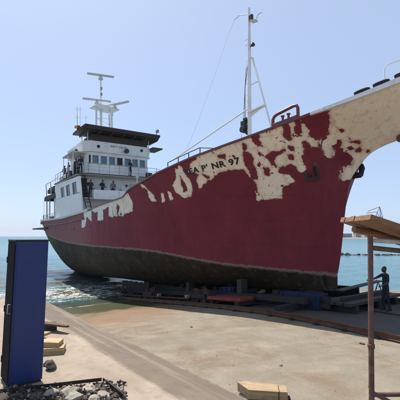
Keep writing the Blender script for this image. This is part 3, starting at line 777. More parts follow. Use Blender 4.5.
# superstructure (the ship lists a little to starboard) ------------------------
def heel(u, t_, z): return (u, t_ + .035 * (z - 8), z - .035 * t_)
def HB():
    m = MB(); m.xf = heel; return m
def hpt(u, t_, z): return heel(u, t_, z)
m = HB()
m.box(23.2, 33, -4.2, 4.2, 5.3, 8.0)
house = m.build('main_deck_house', M['white'], ship)
m = HB(); m.box(24.2, 33.0, -4.2, 4.2, 8.16, 10.36); upper_house = m.build('upper_house', M['white'], ship, bevel=.04)
for tt in (3.2, 1.9, .55, -.8, -2.1, -3.4):
    m = HB(); m.lathe([(.19, 0), (.19, .05), (.15, .05), (.15, .0)], (24.2, tt, 9.62), (-1, 0, 0), 18); m.lathe([(.148, 0), (.148, .02)], (24.2, tt, 9.62), (-1, 0, 0), 18, 1)
    m.build('porthole', [M['offwhite'], M['dark_glass']], upper_house, True)
m = HB(); m.box(24.14, 24.2, -1.75, -1.1, 8.2, 9.9); m.build('door', M['offwhite'], upper_house, bevel=.02)
for tt in (2.6, .4, -1.9):
    m = HB(); m.box(23.13, 23.2, tt - .35, tt + .35, 5.6, 7.45); m.build('door', M['offwhite'], house, bevel=.03)
m = HB(); m.box(21.9, 24.3, -4.3, 3.35, 8.0, 8.15); m.box(22.4, 24.3, 3.36, 4.28, 8.0, 8.15); m.box(21.85, 21.92, -4.3, 3.4, 7.95, 8.82); m.box(21.92, 24.2, 3.3, 3.37, 8.0, 8.82)
m.build('balcony', M['white'], ship, bevel=.015)
# balcony rail stanchions above the bulwark
def rail(path, h, name, mat, wires=3, step=1.0, r=.022, parent=ship, xf=heel):
    m = MB(); m.xf = xf
    P = [Vector(p) for p in path]
    for z_ in [h * (k + 1) / wires for k in range(wires)]:
        m.tube([p + Vector((0, 0, z_)) for p in P], r if z_ == h else r * .6, 6)
    for a_, b_ in zip(P[:-1], P[1:]):
        n = max(1, int((b_ - a_).length / step))
        for k in range(n + 1): q_ = a_ + (b_ - a_) * (k / n); m.tube([q_, q_ + Vector((0, 0, h))], r, 6)
    return m.build(name, mat, parent)
rail([(21.9, .6, 8.8), (21.9, -4.2, 8.8)], .42, 'balcony_rail', M['white_clean'], 2, .5)
# side plating with its slanting openings, both sides
for s in (1, -1):
    y0, y1 = (4.32, 4.46) if s > 0 else (-4.46, -4.32)
    m = HB()
    def pl(poly): m.prism([(a_, y0, z_) for a_, z_ in poly], (0, y1 - y0, 0))
    ztop = lambda u: 10.12 + (u - 22.6) * .03
    pl([(21.75, 6.35), (31.4, 6.3), (31.2, 8.72), (22.25, 8.55)])
    edges = [22.25, 23.35, 24.75, 25.55, 26.95, 27.65, 29.0, 31.2]
    lean = .35
    for k in range(0, 8, 2):
        a_, b_ = edges[k], edges[k + 1]
        pl([(a_, 8.56 if k == 0 else 8.6), (b_, 8.65), (b_ + lean, 9.75), (a_ + lean, 9.75)])
    pl([(22.6, 9.75), (31.4, 9.75), (31.4, ztop(31.4) + .05), (22.6, ztop(22.6) + .0)])
    sp = m.build('side_plating', M['white'], ship)
    for k in (1, 3, 5):
        a_, b_ = edges[k], edges[k + 1]
        g = HB(); yy = y0 + .04
        g.prism([(a_, yy, 8.6), (b_, yy, 8.62), (b_ + lean, yy, 9.76), (a_ + lean, yy, 9.76)], (0, .02, 0)); g.build('window', M['dark_glass'], sp)
# ladder in the gap by the side plating
m = HB()
for tt in (3.75, 4.2): m.tube([(20.6, tt, 5.9), (22.3, tt, 8.2), (23.4, tt, 10.4)], .045, 6)
for k in range(14): q_ = k / 13; m.obox((20.6 + 2.7 * q_, 3.97, 5.95 + 4.35 * q_), (.2, .45, .035))
m.build('ladder', M['black_metal'], ship)
m = HB(); m.box(23.6, 24.19, 3.45, 4.25, 8.2, 10.1); m.build('locker', M['dark_steel'], ship, bevel=.02)
# bridge deck
m = HB(); m.prism([(22.75, -3.6, 10.36), (22.75, 3.6, 10.36), (23.4, 4.55, 10.36), (31.6, 4.55, 10.36), (31.6, -4.55, 10.36), (23.4, -4.55, 10.36)], (0, 0, .12)); bridge_deck = m.build('bridge_deck', M['offwhite'], ship)
m = HB(); m.tube([(22.75, -3.6, 10.44), (22.75, 3.6, 10.44), (23.4, 4.57, 10.44), (31.6, 4.57, 10.44)], .045, 6); m.build('deck_edge', M['dark_steel'], bridge_deck)
rail([(23.4, 4.5, 10.48), (22.8, 3.6, 10.48), (22.8, -3.6, 10.48), (23.4, -4.5, 10.48), (31.5, -4.5, 10.48)], .98, 'bridge_rail', M['grey_metal'], 3, .95)
rail([(24.8, 4.5, 10.48), (31.5, 4.5, 10.48)], .98, 'bridge_rail', M['grey_metal'], 3, 1.1)
# wheelhouse: chamfered front, seven windows
plan = [(23.95, -2.95), (23.95, 2.95), (24.4, 3.4), (29.5, 3.4), (29.5, -3.4), (24.4, -3.4)]
m = HB()
m.prism([(a_, b_, 10.48) for a_, b_ in plan], (0, 0, 1.15))
m.prism([(a_, b_, 12.5) for a_, b_ in plan], (0, 0, .32))
wx = np.linspace(-2.95, 2.95, 8)
for k in range(8):
    hw = .10
    a_, b_ = max(wx[k] - hw, -2.95), min(wx[k] + hw, 2.95)
    m.box(23.95, 24.12, a_, b_, 11.63, 12.5)
for s in (1, -1):
    m.prism([(24.4, s * 3.4, 11.63), (24.15, s * 3.15, 11.63), (24.27, s * 3.03, 11.63), (24.4, s * 3.16, 11.63)], (0, 0, .87))
    for a_, b_ in ((24.4, 24.75), (25.75, 26.05), (27.05, 27.4), (28.3, 29.5)):
        m.box(a_, b_, min(s * 3.4, s * 3.25), max(s * 3.4, s * 3.25), 11.63, 12.5)
wheelhouse = m.build('wheelhouse', M['white'], ship)
m = HB(); m.box(24.45, 29.3, -3.1, 3.1, 11.6, 12.52); m.build('wheelhouse_interior', M['blue_dark'], wheelhouse)
for k in range(7):
    m = HB(); m.box(24.03, 24.05, wx[k] + .10, wx[k + 1] - .10, 11.63, 12.5); m.build('window_pane', M['glass'] if k != 3 else M['dark_glass'], wheelhouse)
    m = HB(); y0, y1 = wx[k] + .10, wx[k + 1] - .10
    for q_ in ((y0, y1, 11.6, 11.66), (y0, y1, 12.46, 12.52)): m.box(23.92, 23.99, *q_)
    m.box(23.92, 23.99, y0 - .03, y0 + .03, 11.6, 12.52); m.box(23.92, 23.99, y1 - .03, y1 + .03, 11.6, 12.52)
    m.build('window_frame', M['offwhite'], wheelhouse)
for s in (1, -1):
    for a_, b_ in ((24.75, 25.75), (26.05, 27.05), (27.4, 28.3)):
        m = HB(); m.box(a_, b_, min(s * 3.32, s * 3.30), max(s * 3.32, s * 3.30), 11.63, 12.5); m.build('window_pane', M['glass'], wheelhouse)
# eyebrow and fascia
pl2 = lambda o: [(23.95 - o, -2.95 - o * .4), (23.95 - o, 2.95 + o * .4), (24.4 - o * .4, 3.4 + o), (29.5, 3.4 + o), (29.5, -3.4 - o), (24.4 - o * .4, -3.4 - o)]
m = HB(); m.prism([(a_, b_, 12.82) for a_, b_ in pl2(.28)], (0, 0, .10))
lo, hi = pl2(.12), pl2(.32)
m.add([(a_, b_, 12.92) for a_, b_ in lo] + [(a_, b_, 13.85) for a_, b_ in hi], [tuple(range(6)), tuple(range(6, 12))] + [(i, (i + 1) % 6, 6 + (i + 1) % 6, 6 + i) for i in range(6)])
fascia = m.build('fascia', M['white'], ship)
for tt, z_ in ((2.3, 13.35), (-2.35, 13.45)):
    m = HB(); m.lathe([(.15, 0), (.15, .06), (.12, .07)], (23.72, tt, z_), (-1, 0, 0), 16); m.build('round_port', M['dark_glass'], fascia, True)
m = HB(); m.lathe([(.10, 0), (.22, .10), (.24, .34), (.20, .36)], (23.7, -.55, 13.15), (-1, 0, 0), 16); m.build('searchlight', M['black_metal'], fascia, True)
def br_map(a_, y): return heel(23.95 - .12 - .2 * ((13.45 + y - 12.92) / .93) - .012, 1.1 - 1.75 * a_, 13.45 + y)
lettering("SEA P' NR 97", .2, br_map, 'lettering', M['letter'], fascia, .004)
# awning above the wheelhouse top
m = HB()
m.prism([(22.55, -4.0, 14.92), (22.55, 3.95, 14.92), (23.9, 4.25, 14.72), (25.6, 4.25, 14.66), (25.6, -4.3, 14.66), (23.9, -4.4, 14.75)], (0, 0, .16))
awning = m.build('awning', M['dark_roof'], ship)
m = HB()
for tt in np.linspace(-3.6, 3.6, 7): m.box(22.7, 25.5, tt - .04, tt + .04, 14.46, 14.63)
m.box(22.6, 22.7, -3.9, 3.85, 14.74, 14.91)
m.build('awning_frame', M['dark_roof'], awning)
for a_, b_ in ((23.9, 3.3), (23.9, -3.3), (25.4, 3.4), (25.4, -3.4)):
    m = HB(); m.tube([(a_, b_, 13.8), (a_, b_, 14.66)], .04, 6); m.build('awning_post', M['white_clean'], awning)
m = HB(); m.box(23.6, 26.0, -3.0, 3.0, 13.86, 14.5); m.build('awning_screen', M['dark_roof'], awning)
m = HB(); m.box(23.3, 25.2, -4.7, -3.5, 13.75, 13.88); m.build('wing_canopy', M['dark_roof'], ship)
m = HB(); m.box(23.9, 27.5, 3.45, 4.75, 12.62, 12.72); wr = m.build('wing_roof', M['offwhite'], ship)
for a_ in (24.0, 25.7, 27.4):
    m = HB(); m.tube([(a_, 4.65, 10.5), (a_, 4.65, 12.64)], .035, 6); m.build('wing_post', M['white_clean'], wr)
m = HB(); m.lathe([(.0, .0), (.16, .02), (.2, .15), (.12, .3), (0, .34)], (24.6, 4.2, 12.72), (0, 0, 1), 12); m.build('lamp_dome', M['black_metal'], wr, True)
m = HB(); m.tube([(23.2, -3.9, 15.2), (23.2, -3.9, 15.55)], .03, 6); m.lathe([(.10, 0), (.18, .06), (.18, .26), (.14, .28)], (23.2, -3.9, 15.62), (-1, -.3, .1), 14); m.tube([(23.3, -4.0, 15.2), (23.3, -4.05, 16.2)], .012, 5)
m.build('searchlight', M['grey_metal'], awning)
m = HB(); m.lathe([(.16, 0), (.18, .1), (.16, .3), (.06, .36)], (24.2, 4.1, 14.97), (0, 0, 1), 14); m.build('red_lamp', M['red_steel'], awning, True)
m = HB(); m.lathe([(.13, 0), (.14, .1), (.1, .22)], (24.0, 4.4, 14.95), (0, 0, 1), 14); m.build('amber_lamp', plain('amber_plastic', (.6, .28, .03), .35, .1), awning, True)
for a_, b_, hh in ((24.3, 4.2, 17.2), (25.3, 3.6, 17.7), (25.4, 3.0, 16.9), (24.9, 4.0, 16.6)):
    m = HB(); m.tube([(a_, b_, 14.9), (a_, b_, hh)], .013, 5); m.tube([(a_, b_ - .3, hh - .3), (a_, b_ + .3, hh - .3)], .010, 5); m.build('whip_aerial', M['grey_metal'], awning)
# main mast and radars
m = HB(); m.tube([(29.6, -.1, 12.8), (29.6, -.1, 19.5)], [.16, .14], 12); m.tube([(29.65, -.1, 19.5), (29.65, -.1, 23.3)], [.09, .07], 10)
mast = m.build('main_mast', M['white_clean'], ship, True)
for a_, b_ in ((28.3, -1.0), (30.6, -1.7), (29.0, .7)):
    m = HB(); m.tube([(a_, b_, 12.9), (a_ + .1, b_ * .9, 19.3)], .11, 8); m.build('mast_leg', M['white_clean'], mast, True)
m = HB()
for z_ in (16.6, 18.0): m.tube([(28.4, -.95, z_), (30.6, -1.6, z_), (29.0, .65, z_), (28.4, -.95, z_)], .03, 6)
m.build('mast_brace', M['white_clean'], mast, True)
m = HB(); m.obox((29.5, -.5, 19.45), (1.9, 2.8, .16), rz=.2); m.prism([(28.6, -1.2, 19.4), (28.6, -1.2, 18.4), (29.3, -.9, 19.4)], (0, .08, 0)); m.build('radar_platform', M['white_clean'], mast, bevel=.02)
def scanner(c, L, ang, tilt=0):
    m = HB(); m.lathe([(.26, 0), (.28, .12), (.2, .3), (.09, .36), (.09, .42)], (c[0], c[1], c[2] - .55), (0, 0, 1), 16)
    m.obox(c, (L, .26, .20), rz=ang, ry=tilt); m.build('radar_scanner', M['offwhite'], mast, bevel=.03)
scanner((29.65, -.1, 23.55), 3.1, R(76)); scanner((29.4, .45, 20.3), 3.2, R(78)); scanner((28.9, -1.5, 20.0), 4.0, R(30))
m = HB()
for z_ in (21.0, 21.7): m.lathe([(.1, 0), (.12, .1), (.12, .25), (.08, .3)], (29.45, -.1, z_), (0, 0, 1), 10); m.box(29.4, 29.65, -.13, -.07, z_, z_ + .06)
m.build('navigation_lamp', M['grey_metal'], mast)
# raft canisters and gear lockers
for u_ in (28.2, 30.2):
    m = HB(); m.lathe([(.0, -.65), (.25, -.62), (.30, -.5), (.30, .5), (.25, .62), (.0, .65)], (u_, 4.0, 10.95), (1, 0, 0), 18); m.box(u_ - .4, u_ + .4, 3.75, 4.25, 10.48, 10.7); m.build('raft_canister', M['offwhite'], ship, True)
for u_, t_, sx, sy, sz in ((26.6, 4.0, .9, .6, .7), (25.6, 3.9, .5, .5, 1.0), (23.2, -2.9, .35, .6, .55)):
    m = HB(); m.box(u_ - sx / 2, u_ + sx / 2, t_ - sy / 2, t_ + sy / 2, 10.48, 10.48 + sz); m.build('gear_locker', M['dark_steel'], ship, bevel=.03)
for t_ in (2.7, -.2, -2.9):
    m = HB(); m.box(24.02, 24.2, t_ - .15, t_ + .15, 8.9, 9.25); m.build('fuse_box', M['grey_metal'], upper_house, bevel=.02)
m = HB(); m.tube([(24.16, -4.1, 8.2), (24.16, -4.1, 10.3)], .04, 6); m.tube([(24.16, 3.7, 10.3), (24.16, 3.3, 10.2), (24.16, -4.0, 10.22)], .025, 6); m.build('pipe_run', M['offwhite'], upper_house, True)
m = HB(); m.box(22.0, 22.9, -.9, -.1, 8.16, 8.75); m.build('gear_locker', M['dark_steel'], ship, bevel=.03)
# after boat deck, funnel and stern gear
m = HB(); m.box(31.6, 37.4, -4.4, 4.4, 9.35, 9.55); m.box(31.6, 37.4, 4.3, 4.42, 9.0, 9.38); m.box(37.3, 37.42, -4.4, 4.4, 9.0, 9.38); boat_deck = m.build('boat_deck', M['dark_steel'], ship, bevel=.02)
for a_ in (33.0, 35.4, 37.0):
    for b_ in (4.2, -4.2):
        m = HB(); m.tube([(a_, b_, 5.6), (a_, b_, 9.4)], .07, 8); m.build('deck_post', M['offwhite'], boat_deck, True)
m = HB(); m.prism([(31.5, -1.2, 10.48), (31.5, 1.2, 10.48), (33.9, 1.0, 9.55), (33.9, -1.0, 9.55)], (0, 0, 3.0)); m.build('funnel', M['offwhite'], ship, bevel=.1)
m = HB(); m.box(33.5, 36.8, 2.6, 4.2, 9.9, 10.4); m.prism([(33.3, 3.4, 10.4), (33.8, 4.1, 10.4), (36.6, 4.1, 10.4), (37.0, 3.4, 10.4), (36.6, 2.7, 10.4), (33.8, 2.7, 10.4)], (0, 0, .2)); m.build('work_boat', M['dark_steel'], ship, bevel=.12)
for a_ in (34.0, 36.4):
    m = HB(); m.tube([(a_, 4.35, 9.5), (a_, 4.45, 11.0), (a_, 3.6, 11.6)], .06, 8); m.build('davit', M['offwhite'], boat_deck, True)
m = HB(); m.box(31.4, 40, -3.9, 3.9, 5.3, 5.6); m.build('quarter_deck', M['deck'], ship)
m = HB(); m.tube([(42.0, 3.0, 6.4), (42.0, 3.0, 8.9)], .02, 5); m.tube([(40.6, 3.8, 6.4), (40.6, 3.8, 9.6)], .016, 5); m.tube([(38.6, 4.2, 6.4), (38.6, 4.2, 7.4)], .05, 6)
m.build('stern_pole', M['grey_metal'], ship)
rail([(32.0, 4.4, 6.3), (38.0, 4.35, 6.36), (40.4, 3.9, 6.5)], .75, 'stern_rail', M['offwhite'], 2, 1.2, .03, ship, None)
# ------------------------------------------------------------------ slip rails and cradle
M['dark_rust'] = plain('dark_brown_rust', (.055, .03, .022), .85, .4, 5, bump=.4)
def slip_rail(t0, u0, u1, label):
    r_ = empty('slip_rail', wpt(u0, t0, float(slipz(u0))), 0); tag(r_, label, 'rail', 'rails of the slipway')
    base = Vector(r_.location)
    prof = [(-.075, .05), (.075, .05), (.075, .065), (.02, .085), (.014, .17), (.04, .18), (.04, .215), (-.04, .215), (-.04, .18), (-.014, .17), (-.02, .085), (-.075, .065)]
    m = MB(); ring = []
    for u in np.arange(u0, u1 + .01, .5):
        z = float(slipz(u)) - .01
        ring.append([tuple(wpt(u, t0 + a, z + h) - base) for a, h in prof])
    n = len(prof)
    vs2 = [p for rg in ring for p in rg]; fs = []
    for i in range(len(ring) - 1):
        for k in range(n): fs.append((i * n + k, i * n + (k + 1) % n, (i + 1) * n + (k + 1) % n, (i + 1) * n + k))
    m.add(vs2, fs); m.build('rail_bar', M['rust'], r_)
    pm = None
    for u in np.arange(u0 + .2, min(u1, 14), 1.05):
        z = float(slipz(u)); sl = math.atan(float(slipz(u + .1) - slipz(u - .1)) / .2)
        p = wpt(u, t0, z + .01) - base
        if pm is None:
            m = MB(); m.obox((0, 0, 0), (.16, .34, .075)); m.obox((0, .09, .05), (.09, .05, .04)); m.obox((0, -.09, .05), (.09, .05, .04))
            pm = m.build('sleeper_plate', M['dark_steel'], r_); o = pm
        else: o = child_copy(pm, r_)
        o.location = p; o.rotation_euler = (0, -sl, SHIP_ROT + rng.uniform(-.06, .06))
slip_rail(3.2, -14, 22, 'rusty slip rail on short plates running along the sunlit edge of the ship shadow')
slip_rail(-3.2, -14, 22, 'rusty slip rail on the far side of the keel, in the ship shadow')

def sbox(m, u0, u1, t0, t1, z0, z1):   # box laid along the slip slope, in world axes
    P = []
    for (a, b, h) in ((u0, t0, z0), (u1, t0, z0), (u1, t1, z0), (u0, t1, z0), (u0, t0, z1), (u1, t0, z1), (u1, t1, z1), (u0, t1, z1)):
        P.append(tuple(wpt(a, b, float(slipz(a)) + h)))
    m.hexa(P)
cr = empty('slip_cradle', wpt(8, 0, float(slipz(8)))); tag(cr, 'dark greasy steel haul-out cradle of long beams under the ship bottom', 'cradle')
def cpart(name, fn, mat, parent=cr, bevel=0, smooth=False):
    m = MB(); m.xf = lambda x, y, z: tuple(Vector((x, y, z)) - cr.location); fn(m)
    return m.build(name, mat, parent, smooth, bevel)
for t0 in (1.55, -1.55):
    cpart('long_beam', lambda m: [sbox(m, u, u + 1.0, t0 - .13, t0 + .13, .30, .56) for u in np.arange(.5, 22, 1.0)], M['dark_steel'])
for u in np.arange(1, 22, 2.5):
    cpart('cross_beam', lambda m: sbox(m, u - .14, u + .14, -2.6, 2.75, .12, .31), M['dark_steel'], bevel=.01)
for t0 in (-1.3, .9):
    cpart('light_block_web', lambda m: [sbox(m, u, u + 1.0, t0 - .05, t0 + .05, .10, max(.3, float(ZKf(u + .5)) - float(slipz(u + .5)) + (.12 if t0 < 0 else -.12))) for u in np.arange(-.2, 20, 1.0)], M['dark_steel'])  # solid dark webs added to close gaps and block light under the hull
cpart('side_pipe', lambda m: m.tube([wpt(u, 2.85, float(slipz(u)) + .30) for u in np.arange(7.3, 17, .8)], .05, 8), M['dark_rust'], smooth=True)
def wheel_pair(u, t0, r=.40):
    z = float(slipz(u)) + r + .02
    for du in (-.42, .42):
        c = wpt(u + du, t0, z - du * .10); ax = (SX, SY, 0)
        def f(m):
            m.lathe([(r * .3, -.10), (r * .86, -.10), (r * .9, -.05), (r * 1.08, -.05), (r * 1.08, 0), (r, 0.01), (r * .98, .12), (r * .86, .13), (r * .8, .07), (r * .35, .05), (r * .3, .12)], c, ax, 28)
        wh = cpart('wheel', f, M['dark_rust'], smooth=True)
        def g(m):
            m.lathe([(r * .22, .10), (r * .24, .17), (r * .12, .19)], c, ax, 14)
        cpart('hub', g, M['dark_steel'], wh, smooth=True)
    def h(m):
        a, b = wpt(u - .62, t0 + .2, z + .02), wpt(u + .62, t0 + .2, z - .12)
        a2, b2 = wpt(u - .62, t0 - .24, z + .02), wpt(u + .62, t0 - .24, z - .12)
        up = Vector((0, 0, .17)); m.hexa([a - up * .3, b - up * .3, b2 - up * .3, a2 - up * .3, a + up, b + up, b2 + up, a2 + up])
    cpart('bogie_frame', h, M['dark_steel'], bevel=.015)
wheel_pair(6.7, 2.45); wheel_pair(12.6, 2.45); wheel_pair(17.5, 2.45)
# bilge shores standing on the cradle
for u in (4.5, 9.2, 14.5):
    zt = float(ZKf(u)) + .55
    cpart('bilge_block', lambda m: sbox(m, u - .16, u + .16, 1.2, 1.65, .5, zt - float(slipz(u)) + .05), M['timber_g'], bevel=.02)
# keel blocks
kb = 0
for u in (1.2, 3.2, 5.4, 8.0, 10.6, 13.2):
    z0 = float(slipz(u)); zk_ = float(ZKf(u))
    k_ = empty('keel_block', wpt(u, 0, z0)); k_.rotation_euler = (0, 0, SHIP_ROT + rng.uniform(-.05, .05))
    tag(k_, ['dark timber keel block stack nearest the forefoot', 'second dark timber keel block stack from the forefoot', 'third dark timber keel block stack from the forefoot', 'fourth dark timber keel block stack from the forefoot', 'fifth dark timber keel block stack from the forefoot', 'keel block stack nearest the water'][kb], 'keel block', 'timber keel blocks'); kb += 1
    n = max(2, int(round((zk_ - z0) / .24))); hh = (zk_ - z0 + .02) / n
    for j in range(n):
        m = MB(); m.obox((0, rng.uniform(-.04, .04), hh * (j + .5)), ((.34, .9) if j % 2 == 0 else (.3, .8)) + (hh - .006,)); m.build('baulk', M['timber_g'], k_, bevel=.012)
# oak wedges, chain and hauling cable about the cradle
for k, u in enumerate((2.2, 4.2, 6.7, 9.3, 11.9)):
    cpart('wedge', lambda m: m.prism([wpt(u - .12, .55, float(ZKf(u)) - .16), wpt(u - .12, .18, float(ZKf(u)) - .02), wpt(u - .12, .18, float(ZKf(u)) - .16)], Vector((DX, DY, 0)) * .24), M['timber'], bevel=.004)
for k, u in enumerate((7.6, 10.8)):
    cpart('wedge', lambda m: sbox(m, u - .10, u + .10, 2.62, 2.85, .34, .50), M['timber'], bevel=.01)
hc = MB(); hp_ = []
for k in range(60):
    u = -6 + 7.0 * k / 59; hp_.append(wpt(u, -.2 + .16 * math.sin(u * 1.1) + .05 * math.sin(u * 3.1), float(slipz(u)) + .035))
hc.tube(hp_, .022, 6); tag(hc.build('hauling_cable', M['dark_steel'], None, True), 'dark steel hauling cable running up the slip ahead of the sledge', 'cable')
ln = MB(); lk = []
for k in range(34):
    c_ = wpt(2.6 + 3.2 * k / 33, 2.95 + .15 * math.sin(k * .35), float(slipz(2.6 + 3.2 * k / 33)) + .03); an = SHIP_ROT + .2 * math.sin(k); d_ = Vector((math.cos(an), math.sin(an), 0)); n_ = Vector((-d_.y, d_.x, 0)) if k % 2 else Vector((0, 0, 1))
    ln.tube([c_ + d_ * .065 * math.cos(a) + n_ * .035 * math.sin(a) for a in np.linspace(0, 2 * math.pi, 9)], .012, 5, 0, False)
tag(ln.build('chain', M['rust'], None, True), 'rusty chain lying on the ground beside the red trolley', 'chain')
# red steel platform truck
def truck(name, label, cat, u0, u1, t0, t1, zt, th, mat, leg_mat, legs=True, group=None):
    uc, tc = (u0 + u1) / 2, (t0 + t1) / 2; z0 = float(slipz(uc))
    o = empty(name, wpt(uc, tc, z0)); tag(o, label, cat, group)
    def loc(m): m.xf = lambda x, y, z: tuple(Vector((x, y, z)) - o.location)
    m = MB(); loc(m); sbox(m, u0, u1, t0, t1, zt - th, zt); m.build('deck_plate', mat, o, bevel=.02)
    if legs:
        for a in (u0 + .25, u1 - .25):
            for b in (t0 + .15, t1 - .15):
                m = MB(); loc(m); m.lathe([(.10, -.06), (.19, -.06), (.19, .06), (.10, .06)], wpt(a, b, float(slipz(a)) + .2), (SX, SY, 0), 18); m.build('wheel', leg_mat, o, True)
        m = MB(); loc(m); sbox(m, u0 + .1, u1 - .1, t0 + .25, t1 - .25, .2, zt - th - .002); m.build('frame', leg_mat, o)
    return o
truck('steel_trolley', 'red topped low steel trolley in front of the blue block beside the cradle', 'trolley', 3.35, 5.9, 1.75, 2.65, .46, .16, M['red_steel'], M['dark_steel'])
def blue_block(u0, u1, t0, t1, h, label):
    uc, tc = (u0 + u1) / 2, (t0 + t1) / 2
    o = empty('steel_ballast_block', wpt(uc, tc, float(slipz(uc)))); tag(o, label, 'steel block', 'blue blocks under the hull')
    def loc(m): m.xf = lambda x, y, z: tuple(Vector((x, y, z)) - o.location)
    m = MB(); loc(m); sbox(m, u0, u1, t0, t1, 0.0, h); m.build('body', M['blue_block'], o, bevel=.03)
    for a in np.linspace(u0 + .15, u1 - .15, 3):
        m = MB(); loc(m); sbox(m, a - .05, a + .05, t1 + .002, t1 + .07, .03, h - .03); m.build('rib', M['blue_block'], o)
    m = MB(); loc(m); p = wpt(uc, tc, float(slipz(uc)) + h); d_ = Vector((DX, DY, 0)) * .12; m.tube([p - d_, p - d_ + Vector((0, 0, .12)), p + d_ + Vector((0, 0, .12)), p + d_], .02, 6); m.build('lifting_eye', M['dark_steel'], o)
blue_block(5.3, 6.4, .75, 1.35, .82, 'faded blue steel block behind the red trolley')
blue_block(.25, 2.3, .35, 1.1, .66, 'long dull blue steel block below the forefoot')
# dark sledge ahead of the bow
sl_ = empty('bow_sledge', wpt(-1.0, .1, float(slipz(-1.0)))); tag(sl_, 'dark low timber and steel sledge ahead of the forefoot', 'sledge')
def sp_(name, mat, *b, bevel=.015):
    m = MB(); m.xf = lambda x, y, z: tuple(Vector((x, y, z)) - sl_.location); sbox(m, *b); return m.build(name, mat, sl_, bevel=bevel)
sp_('runner', M['dark_steel'], -1.15, .15, .4, .65, .0, .28); sp_('runner', M['dark_steel'], -1.15, .15, -1.4, -1.15, .0, .28); sp_('runner', M['dark_steel'], -1.15, .15, -2.9, -2.65, .0, .28)
for k, a in enumerate(np.arange(-1.1, 0, .36)): sp_('cross_plank', M['timber_g'], a, a + .3, -3.3, .95, .285, .42)
sp_('top_beam', M['dark_steel'], -.65, -.45, -3.0, .6, .425, .58)
pp = empty('gang_plank', wpt(-.6, -1.6, 2.0)); tag(pp, 'thin dark plank bridging from the sledge out to the right of the stem', 'plank')
m = MB(); m.xf = lambda x, y, z: tuple(Vector((x, y, z)) - pp.location)
a, b = wpt(-.3, .4, 2.21), wpt(-.1, -3.4, 2.30)
sd_ = Vector((DX, DY, 0)) * .15
m.hexa([a - sd_, a + sd_, b + sd_, b - sd_, a - sd_ + Vector((0, 0, .05)), a + sd_ + Vector((0, 0, .05)), b + sd_ + Vector((0, 0, .05)), b - sd_ + Vector((0, 0, .05))]); m.build('board', M['timber_g'], pp)
m = MB(); m.xf = lambda x, y, z: tuple(Vector((x, y, z)) - pp.location)
q = wpt(-.12, -3.2, 0); zq = float(slipz(-.12))
m.tube([q + Vector((-.3, 0, zq)), q + Vector((0, 0, 2.29)), q + Vector((.3, 0, zq))], .035, 6); m.build('trestle', M['timber_g'], pp)

# ------------------------------------------------------------------ tyres on the bow, net heap at the stern
tyre_lab = ['black tyre nearest the fairlead, peeping over the bow bulwark', 'middle black tyre of the three behind the bow bulwark', 'black tyre closest to the white pipe rail on the bow']
tm = None
for k, u in enumerate((-2.70, -3.27, -3.88)):
    du = .05; kk = (float(Tf(u + du)) - float(Tf(u - du))) / (2 * du); n = Vector((-kk, 1, 0)).normalized()
    lp = Vector((u, float(Tf(u)), float(ZSf(u)) + .20 + .02 * k)) - n * .20
    wp = wpt(lp.x, lp.y, lp.z)
    if tm is None:
        m = MB(); prof = [(.16, -.07), (.20, -.10), (.29, -.105), (.325, -.07), (.33, 0), (.325, .07), (.29, .105), (.20, .10), (.16, .07), (.18, 0)]
        m.lathe(prof, (0, 0, 0), (0, 0, 1), 36, closed=True)
        for j in range(36): a_ = j / 36 * 2 * math.pi; m.obox((.33 * math.cos(a_), .33 * math.sin(a_), 0), (.02, .03, .15), rz=a_)
        tm = m.build('tyre', M['black'], None, True); o = tm
    else: o = tm.copy(); C.objects.link(o)
    o.location = wp; o.scale = (.80, .80, .75)
    ang = math.atan2(n.y, n.x) + SHIP_ROT
    o.rotation_euler = (R(-14), R(10), ang - math.pi / 2)
    tag(o, tyre_lab[k], 'tyre', 'tyres along the bow')
m = MB()
nh = np.random.RandomState(3)
for k in range(70):
    a_ = nh.rand() * 6.28; rr = .9 * math.sqrt(nh.rand()); h_ = max(.05, .9 * (1 - (rr / .95) ** 2) * nh.rand())
    c = Vector((rr * math.cos(a_) * 1.5, rr * math.sin(a_) * .8, h_)); q_ = []
    for j in range(9): b_ = j / 8 * 6.28; q_.append(c + Vector((.28 * math.cos(b_), .28 * math.sin(b_) * nh.uniform(.6, 1), .08 * math.sin(b_ * 2 + k))))
    m.tube(q_, .05, 5, 0, False)
hp = m.build('net_heap', plain('brown_net', (.10, .06, .045), .95, .5, 9), None, True)
hp.location = wpt(38.3, 2.9, 5.95); hp.rotation_euler = (0, 0, SHIP_ROT); hp.scale = (1.3, 1.2, 1.6)
tag(hp, 'heap of brown net and rope on the stern of the ship', 'net')
m = MB(); m.xf = lambda x, y, z: (x, y, z); m.obox((0, 0, -.32), (6, 3.2, .1)); m.build('pallet', M['timber_g'], hp)

